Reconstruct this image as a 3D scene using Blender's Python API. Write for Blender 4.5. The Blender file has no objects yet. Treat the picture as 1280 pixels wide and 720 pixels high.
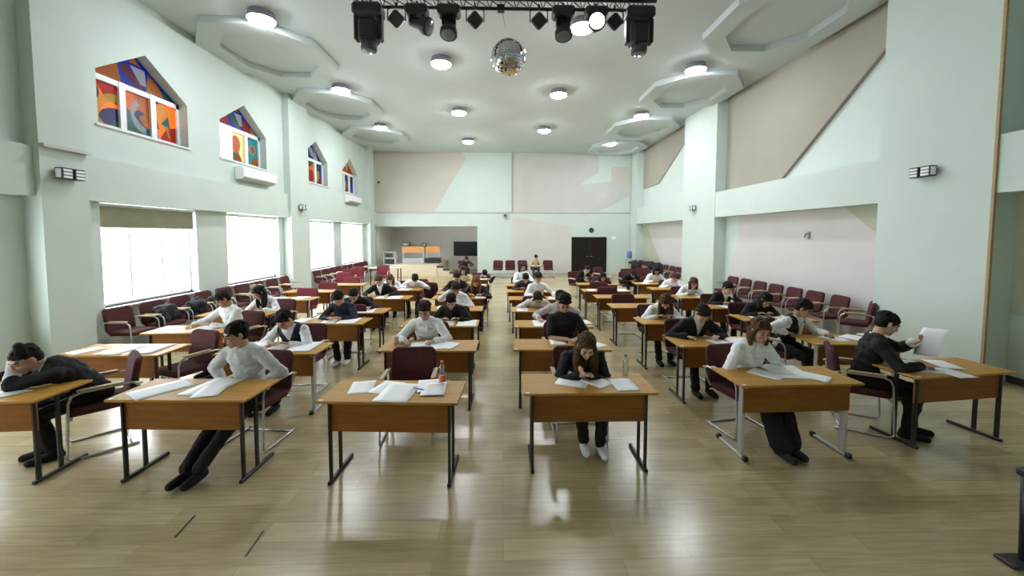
import bpy, math, random
import numpy as np
from mathutils import Vector, Matrix, Quaternion
from math import radians as R, sin, cos, pi

random.seed(7)
SC = bpy.context.scene
COL = SC.collection

# ------------------------------------------------------------------ camera, world, exposure
CAM_F, CAM_PITCH, CAM_YAW, CAM_ROLL, CAM_H = 490.0, .055, .0222, .0006, 2.14
cam_data = bpy.data.cameras.new('camera')
cam_data.sensor_fit = 'HORIZONTAL'
cam_data.sensor_width = 36.0
cam_data.lens = CAM_F * 36.0 / 1280.0
cam_data.shift_y = -38.6 / 1280.0
cam_data.clip_start = .05
cam_data.clip_end = 300
cam = bpy.data.objects.new('camera', cam_data)
COL.objects.link(cam)
cam.location = (0, 0, CAM_H)
cam.rotation_euler = (Matrix.Rotation(-CAM_YAW, 3, 'Z') @ Matrix.Rotation(pi / 2 - CAM_PITCH, 3, 'X')
                      @ Matrix.Rotation(CAM_ROLL, 3, 'Z')).to_euler()
SC.camera = cam

WORLD_STRENGTH = 8.0
LAMP_STRENGTH = 90.0
EXPOSURE = 0.80
world = bpy.data.worlds.new('overcast_daylight')
SC.world = world
world.use_nodes = True
wbg = world.node_tree.nodes['Background']
wbg.inputs[0].default_value = (.98, .99, 1.0, 1)
wbg.inputs[1].default_value = WORLD_STRENGTH
SC.view_settings.view_transform = 'Standard'
SC.view_settings.look = 'None'
SC.view_settings.gamma = 1.0
SC.view_settings.use_curve_mapping = False
SC.view_settings.exposure = EXPOSURE
SC.cycles.use_denoising = True
SC.cycles.max_bounces = 8
SC.cycles.diffuse_bounces = 5
SC.cycles.sample_clamp_indirect = 6.0
SC.cycles.caustics_reflective = False
SC.cycles.caustics_refractive = False


# ------------------------------------------------------------------ materials
def new_mat(name):
    m = bpy.data.materials.new(name)
    m.use_nodes = True
    return m, m.node_tree.nodes, m.node_tree.links, m.node_tree.nodes['Principled BSDF']


def mat(name, col, rough=.6, metal=0.0, var=.06, scale=6.0, bump=0.0, spec=.5, stretch=(1, 1, 1)):
    """plain coloured surface with a slight procedural variation of its colour"""
    m, n, l, b = new_mat(name)
    tc = n.new('ShaderNodeTexCoord')
    mp = n.new('ShaderNodeMapping')
    mp.inputs['Scale'].default_value = stretch
    nz = n.new('ShaderNodeTexNoise')
    nz.inputs['Scale'].default_value = scale
    nz.inputs['Detail'].default_value = 3
    rp = n.new('ShaderNodeValToRGB')
    rp.color_ramp.elements[0].position = .3
    rp.color_ramp.elements[1].position = .7
    rp.color_ramp.elements[0].color = tuple(max(0, c * (1 - var)) for c in col) + (1,)
    rp.color_ramp.elements[1].color = tuple(min(1, c * (1 + var)) for c in col) + (1,)
    l.new(tc.outputs['Object'], mp.inputs['Vector'])
    l.new(mp.outputs['Vector'], nz.inputs['Vector'])
    l.new(nz.outputs['Fac'], rp.inputs['Fac'])
    l.new(rp.outputs['Color'], b.inputs['Base Color'])
    b.inputs['Roughness'].default_value = rough
    b.inputs['Metallic'].default_value = metal
    b.inputs['Specular IOR Level'].default_value = spec
    if bump:
        bp = n.new('ShaderNodeBump')
        bp.inputs['Strength'].default_value = bump
        bp.inputs['Distance'].default_value = .01
        l.new(nz.outputs['Fac'], bp.inputs['Height'])
        l.new(bp.outputs['Normal'], b.inputs['Normal'])
    return m


def emit(name, col, strength):
    m, n, l, b = new_mat(name)
    b.inputs['Base Color'].default_value = (.9, .9, .9, 1)
    b.inputs['Emission Color'].default_value = tuple(col) + (1,)
    b.inputs['Emission Strength'].default_value = strength
    return m


def floor_mat():
    m, n, l, b = new_mat('laminate_floor')
    tc = n.new('ShaderNodeTexCoord')
    br = n.new('ShaderNodeTexBrick')
    br.offset = .37
    br.inputs['Scale'].default_value = 1.0
    br.inputs['Brick Width'].default_value = 1.25
    br.inputs['Row Height'].default_value = .19
    br.inputs['Mortar Size'].default_value = .0025
    br.inputs['Color1'].default_value = (.40, .315, .165, 1)
    br.inputs['Color2'].default_value = (.52, .43, .24, 1)
    br.inputs['Mortar'].default_value = (.33, .265, .14, 1)
    mp = n.new('ShaderNodeMapping')
    mp.inputs['Scale'].default_value = (1.2, 16, 1)
    nz = n.new('ShaderNodeTexNoise')
    nz.inputs['Scale'].default_value = 2.2
    nz.inputs['Detail'].default_value = 6
    rp = n.new('ShaderNodeValToRGB')
    rp.color_ramp.elements[0].position = .32
    rp.color_ramp.elements[1].position = .68
    rp.color_ramp.elements[0].color = (.80, .79, .77, 1)
    rp.color_ramp.elements[1].color = (1.06, 1.05, 1.04, 1)
    mx = n.new('ShaderNodeMix')
    mx.data_type = 'RGBA'
    mx.blend_type = 'MULTIPLY'
    mx.inputs[0].default_value = 1
    l.new(tc.outputs['Object'], br.inputs['Vector'])
    l.new(tc.outputs['Object'], mp.inputs['Vector'])
    l.new(mp.outputs['Vector'], nz.inputs['Vector'])
    l.new(nz.outputs['Fac'], rp.inputs['Fac'])
    l.new(br.outputs['Color'], mx.inputs[6])
    l.new(rp.outputs['Color'], mx.inputs[7])
    l.new(mx.outputs[2], b.inputs['Base Color'])
    b.inputs['Roughness'].default_value = .23
    b.inputs['Specular IOR Level'].default_value = .55
    bp = n.new('ShaderNodeBump')
    bp.inputs['Strength'].default_value = .06
    bp.inputs['Distance'].default_value = .01
    l.new(nz.outputs['Fac'], bp.inputs['Height'])
    l.new(bp.outputs['Normal'], b.inputs['Normal'])
    return m


def wood_mat(name, c1, c2, rough=.35, stretch=(1.5, 14, 14)):
    m, n, l, b = new_mat(name)
    tc = n.new('ShaderNodeTexCoord')
    mp = n.new('ShaderNodeMapping')
    mp.inputs['Scale'].default_value = stretch
    nz = n.new('ShaderNodeTexNoise')
    nz.inputs['Scale'].default_value = 2.0
    nz.inputs['Detail'].default_value = 5
    nz.inputs['Distortion'].default_value = .6
    rp = n.new('ShaderNodeValToRGB')
    rp.color_ramp.elements[0].position = .3
    rp.color_ramp.elements[1].position = .72
    rp.color_ramp.elements[0].color = tuple(c1) + (1,)
    rp.color_ramp.elements[1].color = tuple(c2) + (1,)
    l.new(tc.outputs['Object'], mp.inputs['Vector'])
    l.new(mp.outputs['Vector'], nz.inputs['Vector'])
    l.new(nz.outputs['Fac'], rp.inputs['Fac'])
    l.new(rp.outputs['Color'], b.inputs['Base Color'])
    b.inputs['Roughness'].default_value = rough
    b.inputs['Specular IOR Level'].default_value = .16
    return m


def glass_mat(name, tint, gloss=.08, through=.9):
    m, n, l, b = new_mat(name)
    out = n['Material Output']
    tr = n.new('ShaderNodeBsdfTransparent')
    tr.inputs[0].default_value = tuple(tint) + (1,)
    gl = n.new('ShaderNodeBsdfGlossy')
    gl.inputs['Roughness'].default_value = .04
    mx = n.new('ShaderNodeMixShader')
    mx.inputs[0].default_value = gloss
    l.new(tr.outputs[0], mx.inputs[1])
    l.new(gl.outputs[0], mx.inputs[2])
    l.new(mx.outputs[0], out.inputs['Surface'])
    return m


def translucent_mat(name, col, k=.5, var=.12, scale=5):
    m, n, l, b = new_mat(name)
    out = n['Material Output']
    nz = n.new('ShaderNodeTexNoise')
    nz.inputs['Scale'].default_value = scale
    tc = n.new('ShaderNodeTexCoord')
    rp = n.new('ShaderNodeValToRGB')
    rp.color_ramp.elements[0].color = tuple(c * (1 - var) for c in col) + (1,)
    rp.color_ramp.elements[1].color = tuple(min(1, c * (1 + var)) for c in col) + (1,)
    l.new(tc.outputs['Object'], nz.inputs['Vector'])
    l.new(nz.outputs['Fac'], rp.inputs['Fac'])
    tl = n.new('ShaderNodeBsdfTranslucent')
    mx = n.new('ShaderNodeMixShader')
    mx.inputs[0].default_value = k
    l.new(rp.outputs['Color'], b.inputs['Base Color'])
    l.new(rp.outputs['Color'], tl.inputs['Color'])
    b.inputs['Roughness'].default_value = .25
    l.new(b.outputs[0], mx.inputs[1])
    l.new(tl.outputs[0], mx.inputs[2])
    l.new(mx.outputs[0], out.inputs['Surface'])
    return m


M = {}
M['floor'] = floor_mat()
M['wall'] = mat('white_wall_paint', (.575, .655, .615), .85, var=.02, scale=1.5)
M['ceiling'] = mat('ceiling_paint', (.54, .60, .61), .9, var=.02, scale=1.0)
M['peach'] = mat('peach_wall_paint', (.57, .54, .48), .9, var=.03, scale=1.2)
M['peach_dimmed'] = mat('dimmed_peach_wall_paint', (.33, .315, .265), .9, var=.03, scale=1.2)  # the peach paint darkened in colour, to dim the brightly lit right recess
M['pink'] = mat('pale_pink_wall_paint', (.60, .585, .575), .9, var=.03, scale=1.2)
M['olive'] = mat('pale_olive_wall_paint', (.47, .49, .37), .9, var=.04, scale=1.2)
M['greige'] = mat('grey_beige_wall_paint', (.55, .55, .53), .9, var=.03, scale=1.2)
M['grey_brightened'] = mat('brightened_grey_alcove_paint', (.86, .86, .84), .9, var=.03, scale=1.2)  # grey lifted to near white, its colour standing in for missing alcove light
M['ridge'] = mat('dark_wall_ridge', (.30, .26, .24), .8)
M['baseboard'] = mat('dark_baseboard', (.06, .05, .05), .6)
M['orange_trim'] = wood_mat('orange_brown_trim', (.36, .25, .14), (.46, .33, .19))
M['pvc'] = mat('white_plastic_frame', (.82, .84, .86), .4, var=.02)
M['sill'] = mat('grey_white_sill', (.70, .70, .74), .4, var=.03)
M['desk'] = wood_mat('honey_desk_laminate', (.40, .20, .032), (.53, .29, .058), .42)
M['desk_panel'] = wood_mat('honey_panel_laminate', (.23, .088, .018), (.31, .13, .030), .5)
M['black_metal'] = mat('black_powder_coat', (.018, .018, .022), .4)
M['grey_metal'] = mat('grey_powder_coat', (.52, .54, .54), .38, metal=.3)
M['chrome'] = mat('brushed_chrome', (.60, .60, .60), .3, metal=.9)
M['black_plastic'] = mat('black_plastic', (.015, .015, .016), .45)
M['dark_grey'] = mat('dark_grey_casing', (.05, .052, .058), .5)
M['maroon'] = mat('maroon_upholstery', (.072, .013, .017), .9, var=.18, scale=30, bump=.15)
M['red'] = mat('red_upholstery', (.17, .020, .028), .85, var=.15, scale=30, bump=.15)
M['armwood'] = wood_mat('pale_wood_armrest', (.48, .36, .20), (.60, .48, .30))
M['paper'] = mat('white_paper', (.90, .91, .93), .7, var=.015, scale=9)
M['sticker'] = mat('cream_sticker', (.85, .80, .68), .6)
M['lamp_rim'] = mat('grey_lamp_rim', (.34, .34, .42), .5)
M['lamp'] = emit('lamp_diffuser', (.93, .96, 1.0), LAMP_STRENGTH)
M['beam_lens'] = emit('lit_stage_lens', (.82, .90, 1.0), 22.0)
M['lens'] = mat('stage_lens_glass', (.16, .17, .20), .08)
M['mirror'] = mat('mirror_tile', (.80, .80, .82), .06, metal=1.0, var=.03)
M['glass'] = glass_mat('window_glass', (.97, .99, 1.0))
M['bottle'] = glass_mat('clear_bottle_plastic', (.88, .92, .94), .16)
M['orange'] = mat('orange_plastic', (.75, .14, .05), .4)
M['blue_plastic'] = mat('blue_plastic', (.12, .22, .55), .3)
M['blind'] = translucent_mat('beige_blind_fabric', (.30, .29, .20), .22)
M['beige_stage'] = wood_mat('pale_stage_panel', (.62, .53, .38), (.72, .63, .47), .5)
M['orange_wood'] = wood_mat('orange_shelf_laminate', (.55, .27, .08), (.68, .36, .13))
M['tv'] = mat('television_screen', (.010, .010, .012), .12)
M['door'] = wood_mat('dark_door_veneer', (.012, .010, .009), (.022, .018, .015), .4, (14, 14, 1.5))
M['steel'] = mat('steel_handle', (.55, .55, .52), .3, metal=.9)
M['ac'] = mat('white_unit_plastic', (.86, .87, .87), .4, var=.02)
M['vent'] = mat('grey_vent', (.42, .44, .46), .5)
M['coat'] = mat('black_coat_cloth', (.018, .018, .022), .9, var=.3, scale=20, bump=.3)
M['bag'] = mat('olive_bag_cloth', (.23, .20, .11), .85, var=.2, scale=20, bump=.2)
SG = {k: translucent_mat('stained_' + k, c, .55) for k, c in dict(
    orange=(.62, .19, .025), yellow=(.70, .47, .04), red=(.50, .045, .03), blue=(.02, .035, .22), green=(.03, .17, .09),
    teal=(.03, .20, .22), white=(.52, .54, .56), maroon=(.16, .02, .025), brown=(.36, .14, .05), cream=(.55, .42, .26), pink=(.50, .20, .20)).items()}

SKINS = [mat('skin_%s' % k, c, .55, var=.05, scale=14) for k, c in dict(
    fair=(.58, .35, .25), tan=(.46, .26, .17), warm=(.52, .30, .21)).items()]
M['eye'] = mat('dark_eye', (.03, .02, .02), .2)
M['lip'] = mat('lip_skin', (.42, .16, .14), .5)
CLOTH = {k: mat(k + '_cloth', c, .88, var=.12, scale=24, bump=.18) for k, c in dict(
    white=(.82, .84, .85), offwhite=(.66, .67, .64), palegrey=(.55, .57, .58), black=(.007, .0065, .008), navy=(.014, .017, .04),
    charcoal=(.03, .03, .036), pinkish=(.55, .40, .38), beige=(.62, .53, .33), brownish=(.14, .06, .05), purple=(.055, .025, .10),
    rosegrey=(.52, .46, .46)).items()}
HAIR = {k: mat(k + '_hair', c, .75, var=.4, scale=40, bump=.4, stretch=(4, 4, .6), spec=.22) for k, c in dict(
    black=(.012, .010, .010), dark=(.028, .018, .014), brown=(.085, .045, .022), light=(.26, .16, .075), reddish=(.10, .03, .03),
    auburn=(.22, .085, .03), blond=(.36, .26, .13)).items()}


# ------------------------------------------------------------------ mesh helpers
class MB:
    """collects shapes and links them as ONE mesh object"""
    def __init__(self):
        self.v, self.f, self.m, self.smooth = [], [], [], []
        self.k = 0

    def add(self, verts, faces, smooth=False):
        o = len(self.v)
        self.v += [tuple(p) for p in verts]
        self.f += [tuple(i + o for i in q) for q in faces]
        self.m += [self.k] * len(faces)
        self.smooth += [smooth] * len(faces)
        return self

    def box(self, x0, y0, z0, x1, y1, z1, bev=0.0):
        if x1 < x0: x0, x1 = x1, x0
        if y1 < y0: y0, y1 = y1, y0
        if z1 < z0: z0, z1 = z1, z0
        if bev <= 0:
            v = [(x, y, z) for z in (z0, z1) for y in (y0, y1) for x in (x0, x1)]
            return self.add(v, [(0, 2, 3, 1), (4, 5, 7, 6), (0, 1, 5, 4), (2, 6, 7, 3), (0, 4, 6, 2), (1, 3, 7, 5)])
        b = bev
        pts, idx = [], {}
        for sx in (0, 1):
            for sy in (0, 1):
                for sz in (0, 1):
                    X, Y, Z = (x0, x1)[sx], (y0, y1)[sy], (z0, z1)[sz]
                    dx, dy, dz = (b, -b)[sx], (b, -b)[sy], (b, -b)[sz]
                    idx[sx, sy, sz, 0] = len(pts); pts.append((X, Y + dy, Z + dz))
                    idx[sx, sy, sz, 1] = len(pts); pts.append((X + dx, Y, Z + dz))
                    idx[sx, sy, sz, 2] = len(pts); pts.append((X + dx, Y + dy, Z))
        F = []
        for s in (0, 1):
            F.append([idx[s, a, c, 0] for a, c in ((0, 0), (1, 0), (1, 1), (0, 1))])
            F.append([idx[a, s, c, 1] for a, c in ((0, 0), (1, 0), (1, 1), (0, 1))])
            F.append([idx[a, c, s, 2] for a, c in ((0, 0), (1, 0), (1, 1), (0, 1))])
        for s in (0, 1):
            for t in (0, 1):
                F.append([idx[s, t, 0, 0], idx[s, t, 1, 0], idx[s, t, 1, 1], idx[s, t, 0, 1]])
                F.append([idx[s, 0, t, 0], idx[s, 1, t, 0], idx[s, 1, t, 2], idx[s, 0, t, 2]])
                F.append([idx[0, s, t, 1], idx[1, s, t, 1], idx[1, s, t, 2], idx[0, s, t, 2]])
                for u in (0, 1):
                    F.append([idx[s, t, u, k] for k in (0, 1, 2)])
        return self.add(pts, F)

    def prism(self, poly, axis, a, b):
        """2-D polygon extruded along axis (0 x, 1 y, 2 z) from a to b"""
        n = len(poly)
        def P(p, t):
            return ((t, p[0], p[1]), (p[0], t, p[1]), (p[0], p[1], t))[axis]
        v = [P(p, a) for p in poly] + [P(p, b) for p in poly]
        f = [tuple(range(n))[::-1], tuple(range(n, 2 * n))] + [(i, (i + 1) % n, n + (i + 1) % n, n + i) for i in range(n)]
        return self.add(v, f)

    def tube(self, pts, r, n=8, smooth=True, closed=False):
        pts = [Vector(p) for p in pts]
        rs = r if isinstance(r, (list, tuple)) else [r] * len(pts)
        N = len(pts)
        rings = []
        ref = None
        for i, p in enumerate(pts):
            a = pts[(i - 1) % N] if (closed or i) else p
            b = pts[(i + 1) % N] if (closed or i < N - 1) else p
            d = (b - a)
            d = d.normalized() if d.length > 1e-9 else Vector((0, 0, 1))
            if ref is None:
                ref = Vector((0, 0, 1)) if abs(d.z) < .9 else Vector((1, 0, 0))
            u = (ref - d * ref.dot(d))
            if u.length < 1e-6:
                u = d.orthogonal()
            u.normalize()
            w = d.cross(u)
            ref = u
            rings.append([p + (u * cos(2 * pi * k / n) + w * sin(2 * pi * k / n)) * rs[i] for k in range(n)])
        v = [q for rg in rings for q in rg]
        f = []
        for i in range(N if closed else N - 1):
            for k in range(n):
                A, B = i * n, ((i + 1) % N) * n
                f.append((A + k, A + (k + 1) % n, B + (k + 1) % n, B + k))
        if not closed:
            f.append(tuple(range(n))[::-1])
            f.append(tuple((N - 1) * n + k for k in range(n)))
        return self.add(v, f, smooth)

    def lathe(self, prof, c=(0, 0, 0), n=20, axis='Z', smooth=True):
        """prof: (radius, height) pairs"""
        v, f = [], []
        for r, h in prof:
            for k in range(n):
                a = 2 * pi * k / n
                x, y = r * cos(a), r * sin(a)
                p = (x, y, h) if axis == 'Z' else ((h, x, y) if axis == 'X' else (x, h, y))
                v.append((c[0] + p[0], c[1] + p[1], c[2] + p[2]))
        for i in range(len(prof) - 1):
            for k in range(n):
                f.append((i * n + k, i * n + (k + 1) % n, (i + 1) * n + (k + 1) % n, (i + 1) * n + k))
        f.append(tuple(range(n))[::-1])
        f.append(tuple((len(prof) - 1) * n + k for k in range(n)))
        return self.add(v, f, smooth)

    def xform(self, mtx):
        self.v = [tuple(mtx @ Vector(p)) for p in self.v]
        return self

    def build(self, name, mats, parent=None, loc=None, fix=True):
        me = bpy.data.meshes.new(name)
        me.from_pydata(self.v, [], self.f)
        for m in (mats if isinstance(mats, (list, tuple)) else [mats]):
            me.materials.append(m)
        me.polygons.foreach_set('material_index', self.m)
        me.polygons.foreach_set('use_smooth', self.smooth)
        me.update()
        if fix:
            import bmesh
            bm = bmesh.new()
            bm.from_mesh(me)
            bmesh.ops.recalc_face_normals(bm, faces=bm.faces)
            bm.to_mesh(me)
            bm.free()
        o = bpy.data.objects.new(name, me)
        COL.objects.link(o)
        if parent is not None:
            o.parent = parent
        if loc is not None:
            o.location = loc
        return o


def tag(o, label=None, cat=None, group=None, kind=None):
    if label: o['label'] = label
    if cat: o['category'] = cat
    if group: o['group'] = group
    if kind: o['kind'] = kind
    return o


def thing(name, label, cat, loc=(0, 0, 0), rz=0.0, group=None):
    o = bpy.data.objects.new(name, None)
    o.empty_display_size = .1
    COL.objects.link(o)
    o.location = loc
    o.rotation_euler = (0, 0, rz)
    return tag(o, label, cat, group)


KIDS = {}


def dup(root, loc, rz, label, group=None):
    r = root.copy()
    COL.objects.link(r)
    r.location = loc
    r.rotation_euler = (0, 0, rz)
    tag(r, label, None, group)
    for ch in [c for c in root.children]:
        c = ch.copy()
        COL.objects.link(c)
        c.parent = r
        for g in ch.children:
            d = g.copy()
            COL.objects.link(d)
            d.parent = c
    return r


def struct(o):
    o['kind'] = 'structure'
    return o


# ------------------------------------------------------------------ room shell
YB, CEIL, XL, XR = 21.5, 6.62, -7.0, 7.0
struct(MB().box(-7.6, -3.2, -.12, 7.8, 25.2, 0).build('floor', M['floor']))

# ceiling slab
struct(MB().box(-7.6, -3.2, CEIL, 7.8, 25.2, CEIL + .2).build('ceiling', M['ceiling']))


def coffer(cx, cy):
    """flat octagonal ring hung under the ceiling, open in its middle"""
    mb = MB()
    def octo(rx, ry, z):
        k = .42
        return [(cx + sx, cy + sy, z) for sx, sy in ((rx, -ry * k), (rx, ry * k), (rx * k, ry), (-rx * k, ry), (-rx, ry * k), (-rx, -ry * k), (-rx * k, -ry), (rx * k, -ry))]
    z0, z1 = CEIL - .15, CEIL
    o0, o1, i0, i1 = octo(1.32, 1.62, z0), octo(1.32, 1.62, z1), octo(.92, 1.15, z0), octo(.92, 1.15, z1)
    v = o0 + o1 + i0 + i1
    f = []
    for i in range(8):
        j = (i + 1) % 8
        f += [(i, j, 8 + j, 8 + i), (16 + j, 16 + i, 24 + i, 24 + j), (j, i, 16 + i, 16 + j), (8 + i, 8 + j, 24 + j, 24 + i)]
    mb.add(v, f)
    return mb


for i, (cx, cy) in enumerate([(-5.68, 6.1), (-5.68, 10.0), (-5.68, 13.95), (-5.68, 18.0), (5.75, 4.2), (5.75, 8.2), (5.75, 12.3), (5.75, 16.4), (5.75, 19.9)]):
    struct(coffer(cx, cy).build('trim_%d' % (i + 1), M['ceiling']))

# left wall -------------------------------------------------------
W_LOW = [(-.05, 2.1), (3.1, 5.5), (7.05, 9.2), (10.2, 12.5), (14.25, 16.5), (17.3, 19.8)]
W_UP = [(-.05, 1.85), (3.0, 4.9), (7.03, 8.98), (9.98, 11.86), (14.0, 15.9), (17.35, 19.15)]
ZS, ZT = .85, 2.72
UZ0, UZ1, UZA = 4.07, 5.0, 5.64
mb = MB()
Y0, Y1 = -3.2, YB
XN = -7.06    # window wall face (lower)
XU = -6.98    # upper wall face
# lower band with window openings
segs = []
prev = Y0
for a, b in W_LOW:
    mb.box(-7.4, prev, 0, XN, a, ZT)
    mb.box(-7.4, a, 0, XN, b, ZS)
    prev = b
mb.box(-7.4, prev, 0, XN, Y1, ZT)
# beam above the lower windows
mb.box(-7.4, Y0, ZT, -6.86, Y1, 3.45)
mb.box(-7.4, Y0, 3.45, XU, Y1, UZ0)
# upper band with gabled openings
prev = Y0
for a, b in W_UP:
    mb.box(-7.4, prev, UZ0, XU, a, CEIL)
    c = (a + b) / 2
    mb.prism([(a, UZ1), (c, UZA), (c, CEIL), (a, CEIL)], 0, -7.4, XU)
    mb.prism([(c, UZA), (b, UZ1), (b, CEIL), (c, CEIL)], 0, -7.4, XU)
    prev = b
mb.box(-7.4, prev, UZ0, XU, Y1, CEIL)
struct(mb.build('wall_left', M['wall']))
mb = MB()
for a, b in ((-1.4, -.4), (5.95, 6.62), (12.75, 13.95), (20.2, 20.9)):
    mb = MB().box(-7.4, a, 0, -6.78, b, CEIL)
    struct(mb.build('trim_%d' % (20 + int(a)), M['wall']))
struct(MB().box(-6.78, 5.95, 3.44, -6.70, 6.62, 3.49).build('trim_40', M['greige']))

# right wall -------------------------------------------------------
mb = MB()
XRR = 7.4
mb.box(XRR, Y0, 0, XRR + .3, Y1, CEIL)
mb.box(7.015, Y0, 2.75, XRR, Y1, 3.57)          # beam band
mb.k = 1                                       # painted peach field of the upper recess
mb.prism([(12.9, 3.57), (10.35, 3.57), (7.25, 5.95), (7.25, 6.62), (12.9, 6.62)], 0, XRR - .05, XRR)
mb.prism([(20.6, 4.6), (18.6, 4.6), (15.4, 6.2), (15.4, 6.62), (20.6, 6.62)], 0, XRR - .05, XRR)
mb.k = 2                                       # pale pink field of the lower recess
mb.prism([(12.9, .0), (12.2, 2.1), (12.2, 2.75), (8.35, 2.75), (7.25, 1.9), (7.25, 0)], 0, XRR - .012, XRR)
mb.prism([(15.2, 0), (15.2, 2.75), (20.2, 2.75), (17.3, 0)], 0, XRR - .012, XRR)
mb.k = 3                                       # olive corners
mb.prism([(8.35, 2.75), (7.25, 2.75), (7.25, 1.9)], 0, XRR - .014, XRR)
mb.prism([(20.2, 2.75), (17.3, 0), (20.9, 0), (20.9, 2.3)], 0, XRR - .014, XRR)
mb.prism([(5.5, 1.0), (5.5, 2.75), (1.0, 2.75), (2.0, 1.0)], 0, XRR - .014, XRR)
struct(mb.build('wall_right', [M['wall'], M['peach_dimmed'], M['pink'], M['olive']]))
for a, b in ((-1.6, -.3), (5.5, 7.22), (12.9, 15.2), (20.6, 21.4)):
    struct(MB().box(7.0, a, 0, XRR + .3, b, CEIL).build('trim_%d' % (60 + int(a)), M['wall']))
# orange-brown strip on the edge of the near pillar, dark ridges of the relief
struct(MB().box(6.985, 5.465, 0, 7.02, 5.50, 6.62).build('trim_80', M['orange_trim']))
mb = MB()
mb.prism([(10.39, 3.57), (10.34, 3.57), (7.22, 5.97), (7.22, 6.02)], 0, XRR - .085, XRR - .0)
struct(mb.build('trim_81', M['ridge']))
struct(MB().box(7.385, 2.0, 0, 7.4, 5.5, .10).build('baseboard_right', M['baseboard']))

# back wall with its open alcove -------------------------------------------------------
mb = MB()
AX0, AX1, AZ = -6.95, -1.42, 2.63
mb.box(-7.4, YB, 0, AX0, YB + .3, CEIL)
mb.box(AX0, YB, AZ, AX1, YB + .3, CEIL)
mb.box(AX1, YB, 0, 7.8, YB + .3, CEIL)
mb.k = 1
mb.prism([(-7.0, 3.42), (-3.75, 3.42), (-2.0, 6.3), (-2.2, 6.62), (-7.0, 6.62)], 1, YB - .012, YB)
mb.k = 2
mb.prism([(.45, 3.42), (5.2, 3.42), (6.9, 4.3), (6.9, 5.2), (4.2, 4.9), (.45, 4.3)], 1, YB - .012, YB)
mb.prism([(.45, 4.3), (4.2, 4.9), (5.2, 5.6), (5.2, 6.62), (.45, 6.62)], 1, YB - .008, YB)
mb.k = 3
mb.prism([(.45, 0.1), (3.75, 0.1), (3.75, 2.6), (.45, 3.2)], 1, YB - .012, YB)
mb.k = 4
mb.prism([(5.9, 5.0), (6.9, 5.0), (6.9, 5.9), (5.9, 5.9)], 1, YB - .014, YB)
struct(mb.build('wall_back', [M['wall'], M['peach'], M['greige'], M['pink'], M['peach']]))
struct(MB().box(-7.0, YB - .05, 3.38, 7.0, YB, 3.43).build('trim_90', M['greige']))
struct(MB().box(.27, YB - .12, 3.43, .45, YB, CEIL).build('trim_91', M['wall']))
struct(MB().box(AX1, YB - .02, 0, 3.78, YB, .09).build('baseboard_back', M['vent']))
mb = MB()
mb.box(-7.4, 24.6, 0, AX1 + .4, 24.8, 3.2)
mb.box(AX0 - .3, YB + .3, 0, AX0, 24.6, 3.2)
mb.box(AX1, YB + .3, 0, AX1 + .3, 24.6, 3.2)
mb.box(-7.4, YB + .3, AZ, AX1 + .4, 24.8, AZ + .2)
struct(mb.build('wall_alcove', M['grey_brightened']))
struct(MB().box(-7.6, -3.4, 0, 7.8, -3.2, CEIL + .2).build('wall_front', M['wall']))

# lower windows
for i, (a, b) in enumerate(W_LOW):
    mb = MB()
    x0, x1 = -7.30, -7.22
    t = .04
    mb.box(x0, a, ZS, x1, a + t, ZT); mb.box(x0, b - t, ZS, x1, b, ZT)
    mb.box(x0, a, ZS, x1, b, ZS + t); mb.box(x0, a, ZT - t, x1, b, ZT)
    for k in (1, 2):
        y = a + (b - a) * k / 3
        mb.box(x0 + .02, y - .020, ZS, x1 - .02, y + .020, ZT)
    w = struct(mb.build('window_%d' % (i + 1), M['pvc']))
    for k in range(3):
        ya, yb = a + (b - a) * k / 3, a + (b - a) * (k + 1) / 3
        MB().box(-7.262, ya + .03, ZS + .05, -7.256, yb - .03, ZT - .05).build('pane', M['glass'], w)
    MB().box(-7.24, a - .04, ZS - .03, -6.98, b + .04, ZS).build('sill', M['sill'], w)


def disc(cy, cz, r, n=18, a0=0, a1=2 * pi):
    return [(cy + r * cos(a0 + (a1 - a0) * k / n), cz + r * sin(a0 + (a1 - a0) * k / n)) for k in range(n + (0 if a1 - a0 > 6.2 else 1))]


def arc(cy, cz, r0, r1, a0, a1, n=14):
    A = [(cy + r1 * cos(a0 + (a1 - a0) * k / n), cz + r1 * sin(a0 + (a1 - a0) * k / n)) for k in range(n + 1)]
    B = [(cy + r0 * cos(a0 + (a1 - a0) * k / n), cz + r0 * sin(a0 + (a1 - a0) * k / n)) for k in range(n + 1)]
    return A, B


def clip(poly, y0, z0, y1, z1):
    """Sutherland-Hodgman against a rectangle"""
    def cut(P, f, inter):
        out = []
        for i in range(len(P)):
            a, b = P[i - 1], P[i]
            if f(b):
                if not f(a): out.append(inter(a, b))
                out.append(b)
            elif f(a):
                out.append(inter(a, b))
        return out
    def ix(c, ax):
        def g(a, b):
            t = (c - a[ax]) / (b[ax] - a[ax])
            return (a[0] + (b[0] - a[0]) * t, a[1] + (b[1] - a[1]) * t)
        return g
    P = list(poly)
    for f, g in ((lambda p: p[0] >= y0, ix(y0, 0)), (lambda p: p[0] <= y1, ix(y1, 0)), (lambda p: p[1] >= z0, ix(z0, 1)), (lambda p: p[1] <= z1, ix(z1, 1))):
        if len(P) < 3: return []
        P = cut(P, f, g)
    return P if len(P) >= 3 else []


SGN = list(SG)
GP = lambda c: SGN.index(c)
XG = -7.20


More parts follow.
